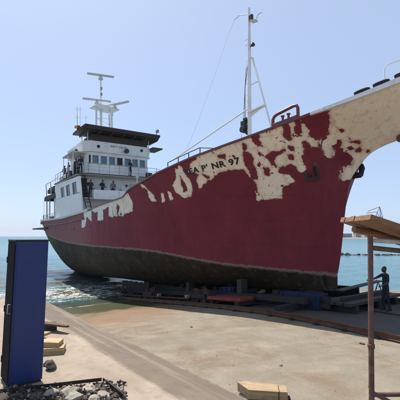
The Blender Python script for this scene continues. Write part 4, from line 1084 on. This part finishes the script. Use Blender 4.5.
# ------------------------------------------------------------------ people
def person(label, foot, face, shirt, trousers, pose='stand', cap_=None, group=None, height=1.72, seed=0):
    rs = np.random.RandomState(seed)
    J = {'pel': (0, 0, .96), 'spi': (0, .01, 1.14), 'che': (0, .0, 1.33), 'nec': (0, -.005, 1.47), 'hd': (0, .015, 1.55)}
    E_ = [('pel', 'spi'), ('spi', 'che'), ('che', 'nec'), ('nec', 'hd')]
    rad = {'pel': (.145, .11), 'spi': (.125, .095), 'che': (.155, .105), 'nec': (.055, .055), 'hd': (.06, .065)}
    for s, n in ((1, 'l'), (-1, 'r')):
        wk = {'stand': 0, 'lean': .02, 'walk': .14 * s, 'reach': .05 * s, 'wide': 0}[pose]
        wd = .11 if pose != 'wide' else .17
        J['hip' + n] = (s * .085, 0, .90); J['kne' + n] = (s * wd, .03 + wk * .6, .50); J['ank' + n] = (s * wd, -.02 + wk * 1.1, .09); J['toe' + n] = (s * (wd + .02), .17 + wk * 1.1, .042); J['hel' + n] = (s * wd, -.075 + wk * 1.1, .045)
        J['sho' + n] = (s * .175, -.005, 1.405)
        if pose in ('stand', 'walk', 'wide'):
            J['elb' + n] = (s * .235, -.04 - wk * .7, 1.13); J['wri' + n] = (s * .25, .05 - wk, .90); J['pal' + n] = (s * .245, .075 - wk * 1.1, .83)
        elif pose == 'lean':
            J['elb' + n] = (s * .215, .06, 1.13); J['wri' + n] = (s * .16, .27, 1.02); J['pal' + n] = (s * .15, .34, .99)
        else:
            if s > 0: J['elb' + n] = (s * .20, .26, 1.27); J['wri' + n] = (s * .16, .50, 1.20); J['pal' + n] = (s * .15, .58, 1.185)
            else: J['elb' + n] = (s * .235, .02, 1.13); J['wri' + n] = (s * .23, .22, 1.02); J['pal' + n] = (s * .21, .29, .99)
        E_ += [('pel', 'hip' + n), ('hip' + n, 'kne' + n), ('kne' + n, 'ank' + n), ('ank' + n, 'toe' + n), ('ank' + n, 'hel' + n), ('che', 'sho' + n), ('sho' + n, 'elb' + n), ('elb' + n, 'wri' + n), ('wri' + n, 'pal' + n)]
        rad.update({'hip' + n: (.095, .095), 'kne' + n: (.066, .066), 'ank' + n: (.05, .05), 'toe' + n: (.048, .036), 'hel' + n: (.042, .036), 'sho' + n: (.072, .07), 'elb' + n: (.047, .047), 'wri' + n: (.032, .03), 'pal' + n: (.038, .028)})
    names = list(J)
    me = bpy.data.meshes.new('person_cage'); me.from_pydata([J[k] for k in names], [(names.index(a), names.index(b)) for a, b in E_], [])
    ob = bpy.data.objects.new('person_cage', me); C.objects.link(ob)
    ob.modifiers.new('skin', 'SKIN')
    ob.modifiers['skin'].use_smooth_shade = True
    for i, k in enumerate(names):
        sk = me.skin_vertices[0].data[i]; sk.radius = rad[k]; sk.use_root = (k == 'pel')
    ss = ob.modifiers.new('sub', 'SUBSURF'); ss.levels = 1; ss.render_levels = 1
    dg = bpy.context.evaluated_depsgraph_get(); ev = bpy.data.meshes.new_from_object(ob.evaluated_get(dg))
    bpy.data.objects.remove(ob)
    bm = bmesh.new(); bm.from_mesh(ev)
    bm.faces.ensure_lookup_table()
    segs = [(a, b, np.array(J[a]), np.array(J[b])) for a, b in E_]
    def region(c):
        best = None; bd = 9
        for a, b, p, q in segs:
            e = q - p; k = np.clip((c - p) @ e / (e @ e), 0, 1); d_ = np.linalg.norm(c - p - k * e)
            if d_ < bd: bd = d_; best = (a, b, k)
        a, b, k = best
        if a[:3] in ('hip', 'kne') or b[:3] == 'hip': return 1
        if a[:3] == 'ank': return 3
        if a == 'pel': return 1 if c[2] < .98 else 0
        if a[:3] == 'elb' or a[:3] == 'wri': return 2
        if a == 'nec' or (b == 'nec' and k > .75): return 2
        return 0
    for f in bm.faces: f.material_index = region(np.array(f.calc_center_median())); f.smooth = True
    # head: skull, jaw, nose, ears
    hb_ = len(bm.verts)
    r_ = bmesh.ops.create_uvsphere(bm, u_segments=18, v_segments=12, radius=1)
    hc = Vector((0, .03, 1.615))
    for v in r_['verts']:
        c = v.co.copy(); x, y, z = c
        sx = .076 * (1 - .22 * max(0, -z)); sy = .098 * (1 - .10 * max(0, -z)); 
        y2 = y * sy + (.014 if z < -.4 and y > 0 else 0)
        if y > .80 and -.25 < z < .2 and abs(x) < .3: y2 += .022
        if abs(x) > .9 and abs(y) < .35 and abs(z) < .3: x *= 1.16
        if y > .6 and .1 < z < .35 and .2 < abs(x) < .6: y2 -= .008
        v.co = hc + Vector((x * sx, y2, z * .118))
    vset = set(r_['verts'])
    for f in bm.faces:
        if f.verts[0] in vset: f.material_index = 2; f.smooth = True
    ev.materials.clear()
    bm.to_mesh(ev); bm.free()
    # fingers
    fb = MB()
    for n, s in (('l', 1), ('r', -1)):
        w_ = Vector(J['wri' + n]); p_ = Vector(J['pal' + n]); d_ = (p_ - w_).normalized(); side = Vector((0, 1, 0)).cross(d_) if abs(d_.y) < .7 else Vector((1, 0, 0)) * s
        side = d_.cross(Vector((s, 0, 0))).normalized() if abs(d_.x) < .6 else Vector((0, 1, 0))
        palmn = d_.cross(side)
        for j, L in enumerate((.070, .078, .073, .058)):
            b_ = p_ + side * ((1.5 - j) * .019) + d_ * .012
            fb.tube([b_, b_ + d_ * L * .5 - palmn * s * .004, b_ + d_ * L * .85 - palmn * s * .02, b_ + d_ * L - palmn * s * .035], [.0095, .009, .008, .006], 6)
        b_ = p_ + side * .03 - d_ * .02
        fb.tube([b_, b_ + side * .025 + d_ * .02, b_ + side * .035 + d_ * .05], [.011, .010, .007], 6)
    base = len(ev.vertices)
    V = [tuple(v.co) for v in ev.vertices] + fb.v
    F = [tuple(p.vertices) for p in ev.polygons] + [tuple(base + i for i in f) for f in fb.f]
    MI = [p.material_index for p in ev.polygons] + [2] * len(fb.f)
    k_ = height / 1.735
    me2 = bpy.data.meshes.new('person'); me2.from_pydata([tuple(c * k_ for c in v) for v in V], [], F)
    for mm in (plain('cloth_top', shirt, .9, .25, 8), plain('cloth_trousers', trousers, .9, .25, 8), M['skin'], M['black']): me2.materials.append(mm)
    me2.polygons.foreach_set('material_index', MI); me2.polygons.foreach_set('use_smooth', [True] * len(F))
    o = bpy.data.objects.new('person', me2); C.objects.link(o)
    o.location = foot; o.rotation_euler = (0, 0, face)
    tag(o, label, 'person', group)
    # hair or cap
    hm = MB(); pr = []
    for j in range(7):
        a_ = j / 6 * math.pi / 2; pr.append((max(.001, math.cos(a_)), math.sin(a_)))
    hm.xf = lambda x, y, z: (x * k_, y * k_, z * k_)
    hm.lathe([(.083 * r0, .01 + .118 * h0) for r0, h0 in pr], (0, .018, 1.625), (0, -.18, 1), 18)
    if cap_: hm.prism([(-.06, .09, 1.655), (.06, .09, 1.655), (.045, .17, 1.64), (-.045, .17, 1.64)], (0, 0, .012))
    hm.build('cap' if cap_ else 'hair', plain('cap_cloth', cap_, .9) if cap_ else M['hair'], o, True)
    return o
g_ = 'people aboard the ship'
def on_ship(u, t_, z): return wpt(*heel(u, t_, z))
FWD = SHIP_ROT + math.pi / 2     # facing the bow
person('person in dark clothes beside the sledge, in profile with one arm reaching out', (7.62, 14.25, float(slipz(-1.58)) - .0), math.pi / 2, (.02, .02, .028), (.016, .017, .024), 'reach', None, None, 1.78, 1)
person('person in navy overalls standing before the bridge windows', on_ship(23.2, -.75, 10.48), FWD + .3, (.018, .018, .045), (.014, .014, .03), 'lean', None, g_, 1.74, 2)
person('person in black at the corner of the bridge wing', on_ship(23.75, 4.05, 10.48), FWD - .3, (.015, .014, .018), (.012, .012, .018), 'stand', None, g_, 1.74, 3)
person('person in dark red top under the wing roof, behind another', on_ship(24.9, 4.15, 10.48), FWD - .8, (.06, .015, .018), (.012, .012, .015), 'stand', None, g_, 1.7, 4)
person('person alone at the highest rail above the slanting side windows', on_ship(29.3, 4.1, 10.48), FWD - 1.0, (.015, .018, .024), (.012, .012, .018), 'lean', None, g_, 1.74, 5)
person('person in black behind the ladder at the end of the lower balcony', on_ship(22.7, 3.45, 8.15), FWD - .2, (.02, .02, .025), (.018, .018, .022), 'lean', None, g_, 1.72, 6)
person('person in dark blue in the middle of the lower balcony', on_ship(22.5, 2.4, 8.15), FWD + .5, (.012, .014, .03), (.02, .02, .03), 'lean', None, g_, 1.72, 7)
person('person in grey shirt on the lower balcony nearest the bow bulwark', on_ship(22.5, 1.35, 8.15), FWD - .4, (.13, .13, .145), (.02, .02, .03), 'wide', None, g_, 1.7, 8)

person('person in dark clothes by the raft canisters behind the high side rail', on_ship(27.4, 4.2, 10.48), FWD - 1.3, (.014, .014, .018), (.012, .012, .016), 'walk', None, g_, 1.76, 9)
# ------------------------------------------------------------------ blue cabinet on the quay
psi = R(40)
cab = empty('steel_cabinet', (-3.45, 6.43, 1.73), psi); tag(cab, 'tall deep blue steel cabinet with a black side on the quay', 'cabinet')
W_, D_, H_ = .58, .66, 2.70
m = MB(); m.box(.0, W_, 0.004, D_, .06, H_ - .03); m.build('body', M['blue'], cab, bevel=.008)
m = MB(); m.box(-.012, W_ + .012, -.012, D_ + .012, H_ - .03, H_); m.build('top_plate', M['dark_steel'], cab, bevel=.004)
m = MB(); m.box(.02, W_ - .02, .02, D_ - .02, 0, .06); m.build('plinth', M['dark_steel'], cab)
m = MB(); m.box(.035, W_ - .035, -.004, .003, .12, H_ - .1); m.build('front_panel', M['blue'], cab, bevel=.002)
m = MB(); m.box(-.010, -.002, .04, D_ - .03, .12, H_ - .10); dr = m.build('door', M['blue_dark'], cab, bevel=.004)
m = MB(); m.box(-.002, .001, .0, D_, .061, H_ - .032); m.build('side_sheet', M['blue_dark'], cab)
m = MB(); m.tube([(-.012, .10, 1.50), (-.06, .10, 1.50), (-.06, .10, 1.34), (-.012, .10, 1.34)], .012, 6); m.build('handle', M['grey_metal'], dr)
for z_ in (.4, 1.35, 2.3):
    m = MB(); m.tube([(-.014, D_ - .04, z_ - .06), (-.014, D_ - .04, z_ + .06)], .012, 8); m.build('hinge', M['dark_steel'], dr)
# timber beside it
bl = ['pale yellow timber beam at the bottom of the stack behind the cabinet', 'pale yellow timber beam resting askew on the lower one', 'short pale board lying on top of the two beams']
for k, (x, y, z, L, wd, th, rz, ry) in enumerate(((-3.78, 8.35, 1.75, 1.1, .42, .15, R(14), 0), (-3.84, 8.45, 1.90, 1.0, .36, .13, R(3), R(3)), (-4.1, 8.75, 2.05, .7, .3, .06, R(-16), R(-3)))):
    m = MB(); m.obox((0, 0, th / 2), (L, wd, th)); m.obox((-L * .3, wd * .05, th * .52), (.004, wd * .9, th * .96))
    o = m.build('timber_beam', M['timber_y'] if k < 2 else M['timber'], None, bevel=.012); o.location = (x, y, z); o.rotation_euler = (0, ry, rz); tag(o, bl[k], 'timber', 'timber stack behind the cabinet')
m = MB(); m.prism([(0, 0, 0), (.95, -.25, 0), (1.0, -.12, 0), (.1, .42, 0)], (0, 0, .05)); o = m.build('steel_offcut', M['rust'], None, bevel=.006); o.location = (-4.75, 10.2, 1.95); o.rotation_euler = (R(-8), R(4), 0); tag(o, 'dark rusty wedge shaped steel offcut behind the timber stack', 'steel plate')
m = MB(); m.obox((-4.5, 10.35, 1.84), (.5, .3, .2), rz=.5); o = m.build('timber_offcut', M['timber_g']); tag(o, 'grey timber offcut propping the steel wedge', 'timber')
def rock(name, loc, size, mat, seed, label=None, cat=None, group=None, parent=None, sub=2, jag=.35):
    rs = np.random.RandomState(seed)
    bm = bmesh.new(); bmesh.ops.create_icosphere(bm, subdivisions=sub, radius=1)
    cuts = [(Vector(rs.randn(3)).normalized(), rs.uniform(.45, .85)) for _ in range(9)]
    for v in bm.verts:
        for n, d_ in cuts:
            k = v.co.dot(n)
            if k > d_: v.co -= n * (k - d_)
        v.co *= 1 + jag * .18 * rs.randn()
        v.co = Vector((v.co.x * size[0], v.co.y * size[1], v.co.z * size[2]))
    me = bpy.data.meshes.new(name); bm.to_mesh(me); bm.free(); me.materials.append(mat)
    o = bpy.data.objects.new(name, me); C.objects.link(o); o.location = loc; o.rotation_euler = (0, 0, rs.rand() * 6)
    if parent: o.parent = parent
    if label: tag(o, label, cat, group)
    return o
M['stone'] = plain('grey_stone', (.11, .098, .086), .9, .4, 7, bump=.6, dirt=(.30, .26, .21), dirt_amt=.5)
M['rubble_pale'] = plain('pale_broken_concrete', (.34, .295, .235), .92, .35, 6, bump=.9, dirt=(.11, .09, .07), dirt_amt=.6, dscale=6)
M['rubble_dark'] = plain('dark_rubble', (.06, .046, .036), .95, .5, 8, bump=.8, dirt=(.15, .11, .08), dirt_amt=.6, dscale=7)
rock('stone', (-3.12, 7.42, 1.84), (.17, .14, .13), M['stone'], 3, 'grey angular stone in front of the timber stack', 'stone')
rock('stone', (-3.28, 7.6, 1.80), (.10, .09, .07), M['stone'], 4, 'small grey stone beside the larger one by the timber', 'stone')
# steel angle frame round the rubble
fr = empty('steel_angle_frame', (-2.86, 6.50, 1.75)); tag(fr, 'dark steel angle frame lying round the rubble at the foot of the cabinet', 'steel frame')
def angle(a, b):
    m = MB(); a = Vector(a) - fr.location; b = Vector(b) - fr.location; d_ = (b - a).normalized(); n = Vector((-d_.y, d_.x, 0)); up = Vector((0, 0, 1))
    m.hexa([a, b, b + n * .09, a + n * .09, a + up * .012, b + up * .012, b + n * .09 + up * .012, a + n * .09 + up * .012])
    m.hexa([a + up * .013, b + up * .013, b + n * .014 + up * .013, a + n * .014 + up * .013, a + up * .06, b + up * .06, b + n * .014 + up * .06, a + n * .014 + up * .06])
    m.build('angle_bar', M['dark_steel'], fr)
angle((-3.7, 6.15, 1.79), (-1.84, 6.68, 1.80)); angle((-1.82, 6.68, 1.80), (-1.30, 6.05, 1.79))
rk = np.random.RandomState(11)
big = [(-2.25, 6.25, .24, .17, .12), (-1.95, 6.33, .20, .14, .11), (-1.62, 6.16, .17, .13, .10), (-2.55, 6.15, .14, .12, .12), (-2.1, 6.02, .22, .16, .12), (-1.75, 5.98, .16, .12, .09)]
rl_ = ['largest pale broken concrete lump inside the steel frame', 'pale concrete lump against the long bar of the frame', 'pale concrete lump in the corner of the frame', 'pale lump nearest the cabinet foot', 'pale lump at the bottom edge of the picture, left of centre in the frame', 'small pale lump at the bottom edge near the frame corner']
for k, (x, y, a, b, h) in enumerate(big): rock('concrete_lump', (x, y, 1.77 + h * .2), (a, b, h * .8), M['rubble_pale'], 20 + k, rl_[k], 'rubble', 'concrete lumps in the frame', sub=3, jag=.25)
dk = [(-1.45, 6.1, .08), (-1.68, 6.32, .07), (-3.1, 6.05, .15), (-2.8, 6.12, .13), (-3.35, 5.98, .14), (-1.32, 6.22, .06), (-2.4, 6.38, .07)]
for k, (x, y, s_) in enumerate(dk): rock('dark_stone', (x, y, 1.77 + s_ * .2), (s_ * 1.2, s_, s_ * .6), M['rubble_dark'], 40 + k, ['dark stone just inside the bent corner of the steel frame', 'small dark stone against the far bar of the frame near its corner', 'big dark stone in front of the cabinet, second from the left edge', 'dark stone between the cabinet and the pale lumps', 'dark stone at the bottom left corner of the picture', 'smallest dark stone outside the frame corner', 'small dark stone against the long bar behind the pale lumps'][k], 'stone', 'dark stones in the rubble')
m = MB()
for k in range(520):
    a_, b_ = rk.rand(), rk.rand(); x = -3.6 + 2.25 * a_; y = 5.75 + .75 * b_ + .2 * a_
    s_ = rk.uniform(.008, .026); m.obox((x, y, 1.77 + s_ * .4 + .06 * rk.rand() * (1 - abs(b_ - .5))), (s_ * 2, s_ * 1.6, s_ * 1.3), rk.rand() * 6, rk.rand() * 2, rk.rand() * 2, int(rk.rand() < .22))
tag(m.build('rubble_grit', [M['rubble_dark'], M['rubble_pale']]), 'loose dark grit and chips around the rubble lumps', 'rubble', kind='stuff')
m = MB(); m.add([(-3.75, 5.5, 1.765), (-1.30, 5.5, 1.765), (-1.36, 6.05, 1.785), (-1.84, 6.62, 1.79), (-3.7, 6.1, 1.785)], [(0, 1, 2, 3, 4)])
tag(m.build('rubble_bed', M['rubble_dark']), kind='structure')

# ------------------------------------------------------------------ timber block on the slip
cb = empty('timber_block', (1.16, 6.72, float(slipz(-3.6)) + .01), R(-8)); tag(cb, 'pale sawn timber block with a dark split, lying at the slip edge', 'timber block')
m = MB(); m.prism([(-.46, .12, 0.03), (-.24, -.13, 0), (.46, -.13, .0), (.46, .16, .0), (-.3, .22, .02)], (0, 0, .17)); m.build('block', M['timber'], cb, bevel=.008)
m = MB(); m.obox((.30, -.134, .085), (.012, .02, .168)); m.obox((.31, .0, .172), (.010, .27, .012)); m.build('split', M['black'], cb)
m = MB(); m.obox((.05, .0, -.01), (.95, .22, .035), rz=.05); m.build('runner', M['timber_g'], cb)

# ------------------------------------------------------------------ lean-to platform on the rusty frame
pf = empty('plank_platform', (2.49, 5.0, 1.5)); tag(pf, 'sloping orange brown board platform on a rusty pipe frame at the right edge', 'platform')
def lp(p): return tuple(Vector(p) - pf.location)
Acn, Bcn = Vector((2.29, 4.6, 4.72)), Vector((2.46, 6.02, 4.745))
dirv = Vector((.96, .18, -.285)).normalized()
crossv = (Bcn - Acn); nb = 6; Lb = 2.6
for k in range(nb):
    a = Acn + crossv * (k / nb) + dirv * rng.uniform(0, .03); b = Acn + crossv * ((k + .97) / nb) + dirv * rng.uniform(0, .03)
    nrm = dirv.cross(crossv).normalized(); th = nrm * (.085 + rng.uniform(-.006, .006))
    m = MB(); m.hexa([lp(a), lp(a + dirv * Lb), lp(b + dirv * Lb), lp(b), lp(a + th), lp(a + dirv * Lb + th), lp(b + dirv * Lb + th), lp(b + th)])
    o = m.build('plank', M['timber_o'], pf, bevel=.006)
for k, f_ in ((0, .12), (1, 1.2)):
    a = Acn + dirv * f_; b = Bcn + dirv * f_; dn_ = Vector((0, 0, -.07)); sd_ = dirv * .05
    m = MB(); m.hexa([lp(a - sd_ + dn_), lp(a + sd_ + dn_), lp(b + sd_ + dn_), lp(b - sd_ + dn_), lp(a - sd_ - Vector((0, 0, .002))), lp(a + sd_ - Vector((0, 0, .002))), lp(b + sd_ - Vector((0, 0, .002))), lp(b - sd_ - Vector((0, 0, .002)))])
    if k: m.build('batten', M['timber_o'], pf, bevel=.005)
m = MB(); m.tube([lp((2.50, 5.55, 4.615)), lp((2.9, 5.62, 4.53)), lp((4.6, 5.9, 4.06))], [.058, .062, .066], 14); m.build('log_bearer', M['timber_o'], pf, True)
m = MB(); m.tube([lp((2.355, 5.0, 1.45)), lp((2.49, 5.0, 4.50))], .037, 16); post = m.build('post', M['rust_pipe'], pf, True)
for z_ in (2.95,):
    m = MB(); m.lathe([(.039, -.03), (.048, -.025), (.048, .025), (.039, .03)], lp((2.355 + (z_ - 1.45) * .0443, 5.0, z_)), (0, 0, 1), 16); m.build('weld_collar', M['rust'], post, True)
m = MB(); m.tube([lp((4.7, 5.15, 1.45)), lp((4.7, 5.15, 4.2))], .037, 14); m.build('post', M['rust_pipe'], pf, True)
m = MB(); m.tube([lp((2.48, 5.0, 4.33)), lp((4.7, 5.15, 4.10))], .036, 14); m.build('top_bar', M['rust_pipe'], pf, True)
m = MB(); m.tube([lp((2.39, 5.0, 2.30)), lp((4.7, 5.15, 2.25))], .030, 14); m.build('low_bar', M['rust_pipe'], pf, True)
m = MB(); m.tube([lp((2.41, 5.06, 2.37)), lp((3.2, 6.6, 2.36))], .028, 12); m.build('low_bar', M['rust_pipe'], pf, True)
m = MB(); m.tube([lp((2.40, 5.0, 2.33)), lp((3.1, 4.2, 2.12))], .028, 12); m.build('low_bar', M['rust_pipe'], pf, True)
m = MB(); m.tube([lp((2.56, 5.06, 4.435)), lp((2.98, 5.09, 4.41))], .034, 12); m.build('pipe_wrap', plain('dirty_white_rag', (.55, .53, .50), .9, .25, 12), pf, True)
m = MB(); m.hexa([lp((2.98, 4.9, 4.37)), lp((4.2, 4.98, 4.22)), lp((4.2, 5.3, 4.22)), lp((2.98, 5.22, 4.37)), lp((2.98, 4.9, 4.44)), lp((4.2, 4.98, 4.29)), lp((4.2, 5.3, 4.29)), lp((2.98, 5.22, 4.44))]); m.build('dark_bearer', M['dark_steel'], pf)

# blue plastic drum by the person
m = MB(); m.lathe([(.24, 0), (.27, .02), (.28, .3), (.29, .31), (.28, .33), (.28, .6), (.29, .61), (.28, .63), (.27, .88), (.22, .92), (.06, .93)], (0, 0, 0), (0, 0, 1), 26)
o = m.build('plastic_drum', plain('violet_blue_plastic', (.16, .18, .42), .45, .15, 4), None, True); o.location = (8.75, 14.6, float(slipz(uof(8.75, 14.6)))); tag(o, 'violet blue plastic drum at the right edge behind the standing person', 'drum')
for z_ in (.25,):
    m = MB(); m.lathe([(.05, 0), (.05, .03), (.03, .04)], (.15, 0, .92), (0, 0, 1), 10); m.build('bung', M['black'], o)
# small stones on the slip
sl = ['small dark stone on the slip beside the rail post', 'pebble on the sandy slip below the red trolley', 'pebble near the middle of the slip', 'flat pebble near the timber block', 'dark stone near the wet sand']
for k, (x, y, s_) in enumerate(((4.55, 9.9, .07), (1.2, 14.2, .06), (-.3, 12.3, .05), (1.9, 8.3, .04), (-1.6, 18.0, .09))):
    rock('pebble', (x, y, float(slipz(uof(x, y))) + s_ * .15), (s_ * 1.2, s_, s_ * .7), M['stone'], 60 + k, sl[k], 'stone')
m = MB()
for k in range(160):
    u = rk.uniform(-6, 9); tt = rk.uniform(2.5, 9.2); p = wpt(u, tt, 0); s_ = rk.uniform(.004, .010)
    m.obox((p.x, p.y, float(slipz(u)) + s_ * .3 + .01), (s_ * 2, s_ * 1.5, s_), rk.rand() * 6, rk.rand(), rk.rand())
tag(m.build('slip_grit', M['stone']), 'loose grit scattered over the sandy slipway', 'grit', kind='stuff')

# ------------------------------------------------------------------ breakwater, far shore, crane
M['wet_rock'] = plain('dark_breakwater_rock', (.05, .05, .045), .8, .4, 1.5, bump=.6, dirt=(.12, .11, .08))
k = 0
for X in np.arange(24, 66, .62):
    Y = 82 + (X - 36) * -.12 + rk.uniform(-1.5, 1.5)
    if rk.rand() < .10: continue
    s_ = rk.uniform(.35, .8)
    rock('breakwater_rock', (X + rk.uniform(-.3, .3), Y, rk.uniform(-.1, .12)), (s_ * 1.2, s_, s_ * rk.uniform(.45, .75)), M['wet_rock'], 100 + k, 'dark low rock in the broken line across the turquoise water', 'rock', 'rocks of the low breakwater'); k += 1
fs = grid_obj('far_shore', np.arange(150, 900, 6.0), np.array([0, 1, 2, 3, 4, 5, 6]), lambda U, V: (U, 500 + V * 14 + 10 * fbm(U * .02, V * 0), np.interp(V, [0, .5, 1, 3, 6], [-1, -.5, 2.2, 3.2, 4]) + .8 * fbm(U * .1, V)), plain('far_shore_rock', (.22, .20, .17), .9, .4, .2))
tag(fs, kind='structure')
bc = [(.34, .33, .32), (.42, .38, .33), (.26, .27, .29), (.38, .30, .25), (.45, .44, .43)]
bmats = [plain('far_wall_%d' % i, c, .9, .12, .1, bump=0) for i, c in enumerate(bc)]
M['far_roof'] = plain('far_roof', (.16, .14, .14), .9, .2, .1, bump=0)
M['far_win'] = plain('far_window', (.05, .06, .07), .4, .1, .1, bump=0)
X = 186; k = 0
while X < 380:
    w_ = rk.uniform(7, 18); h_ = rk.uniform(4, 10.5); d_ = rk.uniform(8, 14)
    bo = empty('shore_building', (X + w_ / 2, 522 + rk.uniform(0, 14), 2.2)); 
    tag(bo, 'small hazy building on the far shore beyond the breakwater', 'building', 'buildings along the far shore')
    m = MB(); m.box(-w_ / 2, w_ / 2, -d_ / 2, d_ / 2, 0, h_); m.build('wall', bmats[k % 5], bo)
    m = MB()
    if k % 3 == 0: m.prism([(-w_ / 2 - .4, -d_ / 2 - .4, h_), (-w_ / 2 - .4, d_ / 2 + .4, h_), (-w_ / 2 - .4, 0, h_ + 2.2)], (w_ + .8, 0, 0))
    else: m.box(-w_ / 2 - .3, w_ / 2 + .3, -d_ / 2 - .3, d_ / 2 + .3, h_, h_ + .5)
    m.build('roof', M['far_roof'], bo)
    wm = None
    for fl_ in range(int(h_ // 3)):
        for q in range(int(w_ // 3)):
            p = (-w_ / 2 + 1.6 + q * 3, -d_ / 2 - .05, 1.7 + fl_ * 3)
            if wm is None: m = MB(); m.box(-.6, .6, -.06, .06, -.7, .7); wm = m.build('window', M['far_win'], bo); wo = wm
            else: wo = child_copy(wm, bo)
            wo.location = p
    X += w_ + rk.uniform(1, 7); k += 1
crn = empty('harbour_crane', (276, 530, 2)); tag(crn, 'distant lattice harbour crane rising above the plank platform', 'crane')
def lat(name, pts_, r_=.45):
    m = MB(); m.tube(pts_, r_, 6); m.build(name, M['crane'], crn)
M['crane'] = plain('hazy_violet_crane_paint', (.22, .16, .24), .7, .1, .1, bump=0)
for a, b in ((-6, -4), (6, -4), (-6, 4), (6, 4)): lat('leg', [(a, b, 0), (a * .6, b * .6, 30)], .7)
lat('apex', [(-3, 0, 30), (5, 0, 48), (5.5, 0, 30)], .8); lat('jib', [(-14, 0, 41), (5, 0, 48)], .5); lat('jib', [(-16, 0, 38), (0, 0, 40), (5, 0, 30)], .5); lat('tie', [(5, 0, 48), (9, 0, 30)], .5)
m = MB(); m.box(-5, 6, -4, 4, 28, 32); m.build('machine_house', M['crane'], crn)
# ------------------------------------------------------------------ sea haze
m = MB(); m.box(-6300, 6300, -120, 7200, -6, 62)
hz = m.build('haze', bpy.data.materials.new('sea_haze')); tag(hz, kind='stuff')
hm_ = hz.data.materials[0]; hm_.use_nodes = True; hn = hm_.node_tree.nodes
hn.remove(hn['Principled BSDF']); pv = hn.new('ShaderNodeVolumePrincipled'); pv.inputs['Color'].default_value = (.80, .88, 1.0, 1); pv.inputs['Density'].default_value = .00013; pv.inputs['Anisotropy'].default_value = .2
hm_.node_tree.links.new(pv.outputs[0], hn['Material Output'].inputs['Volume'])
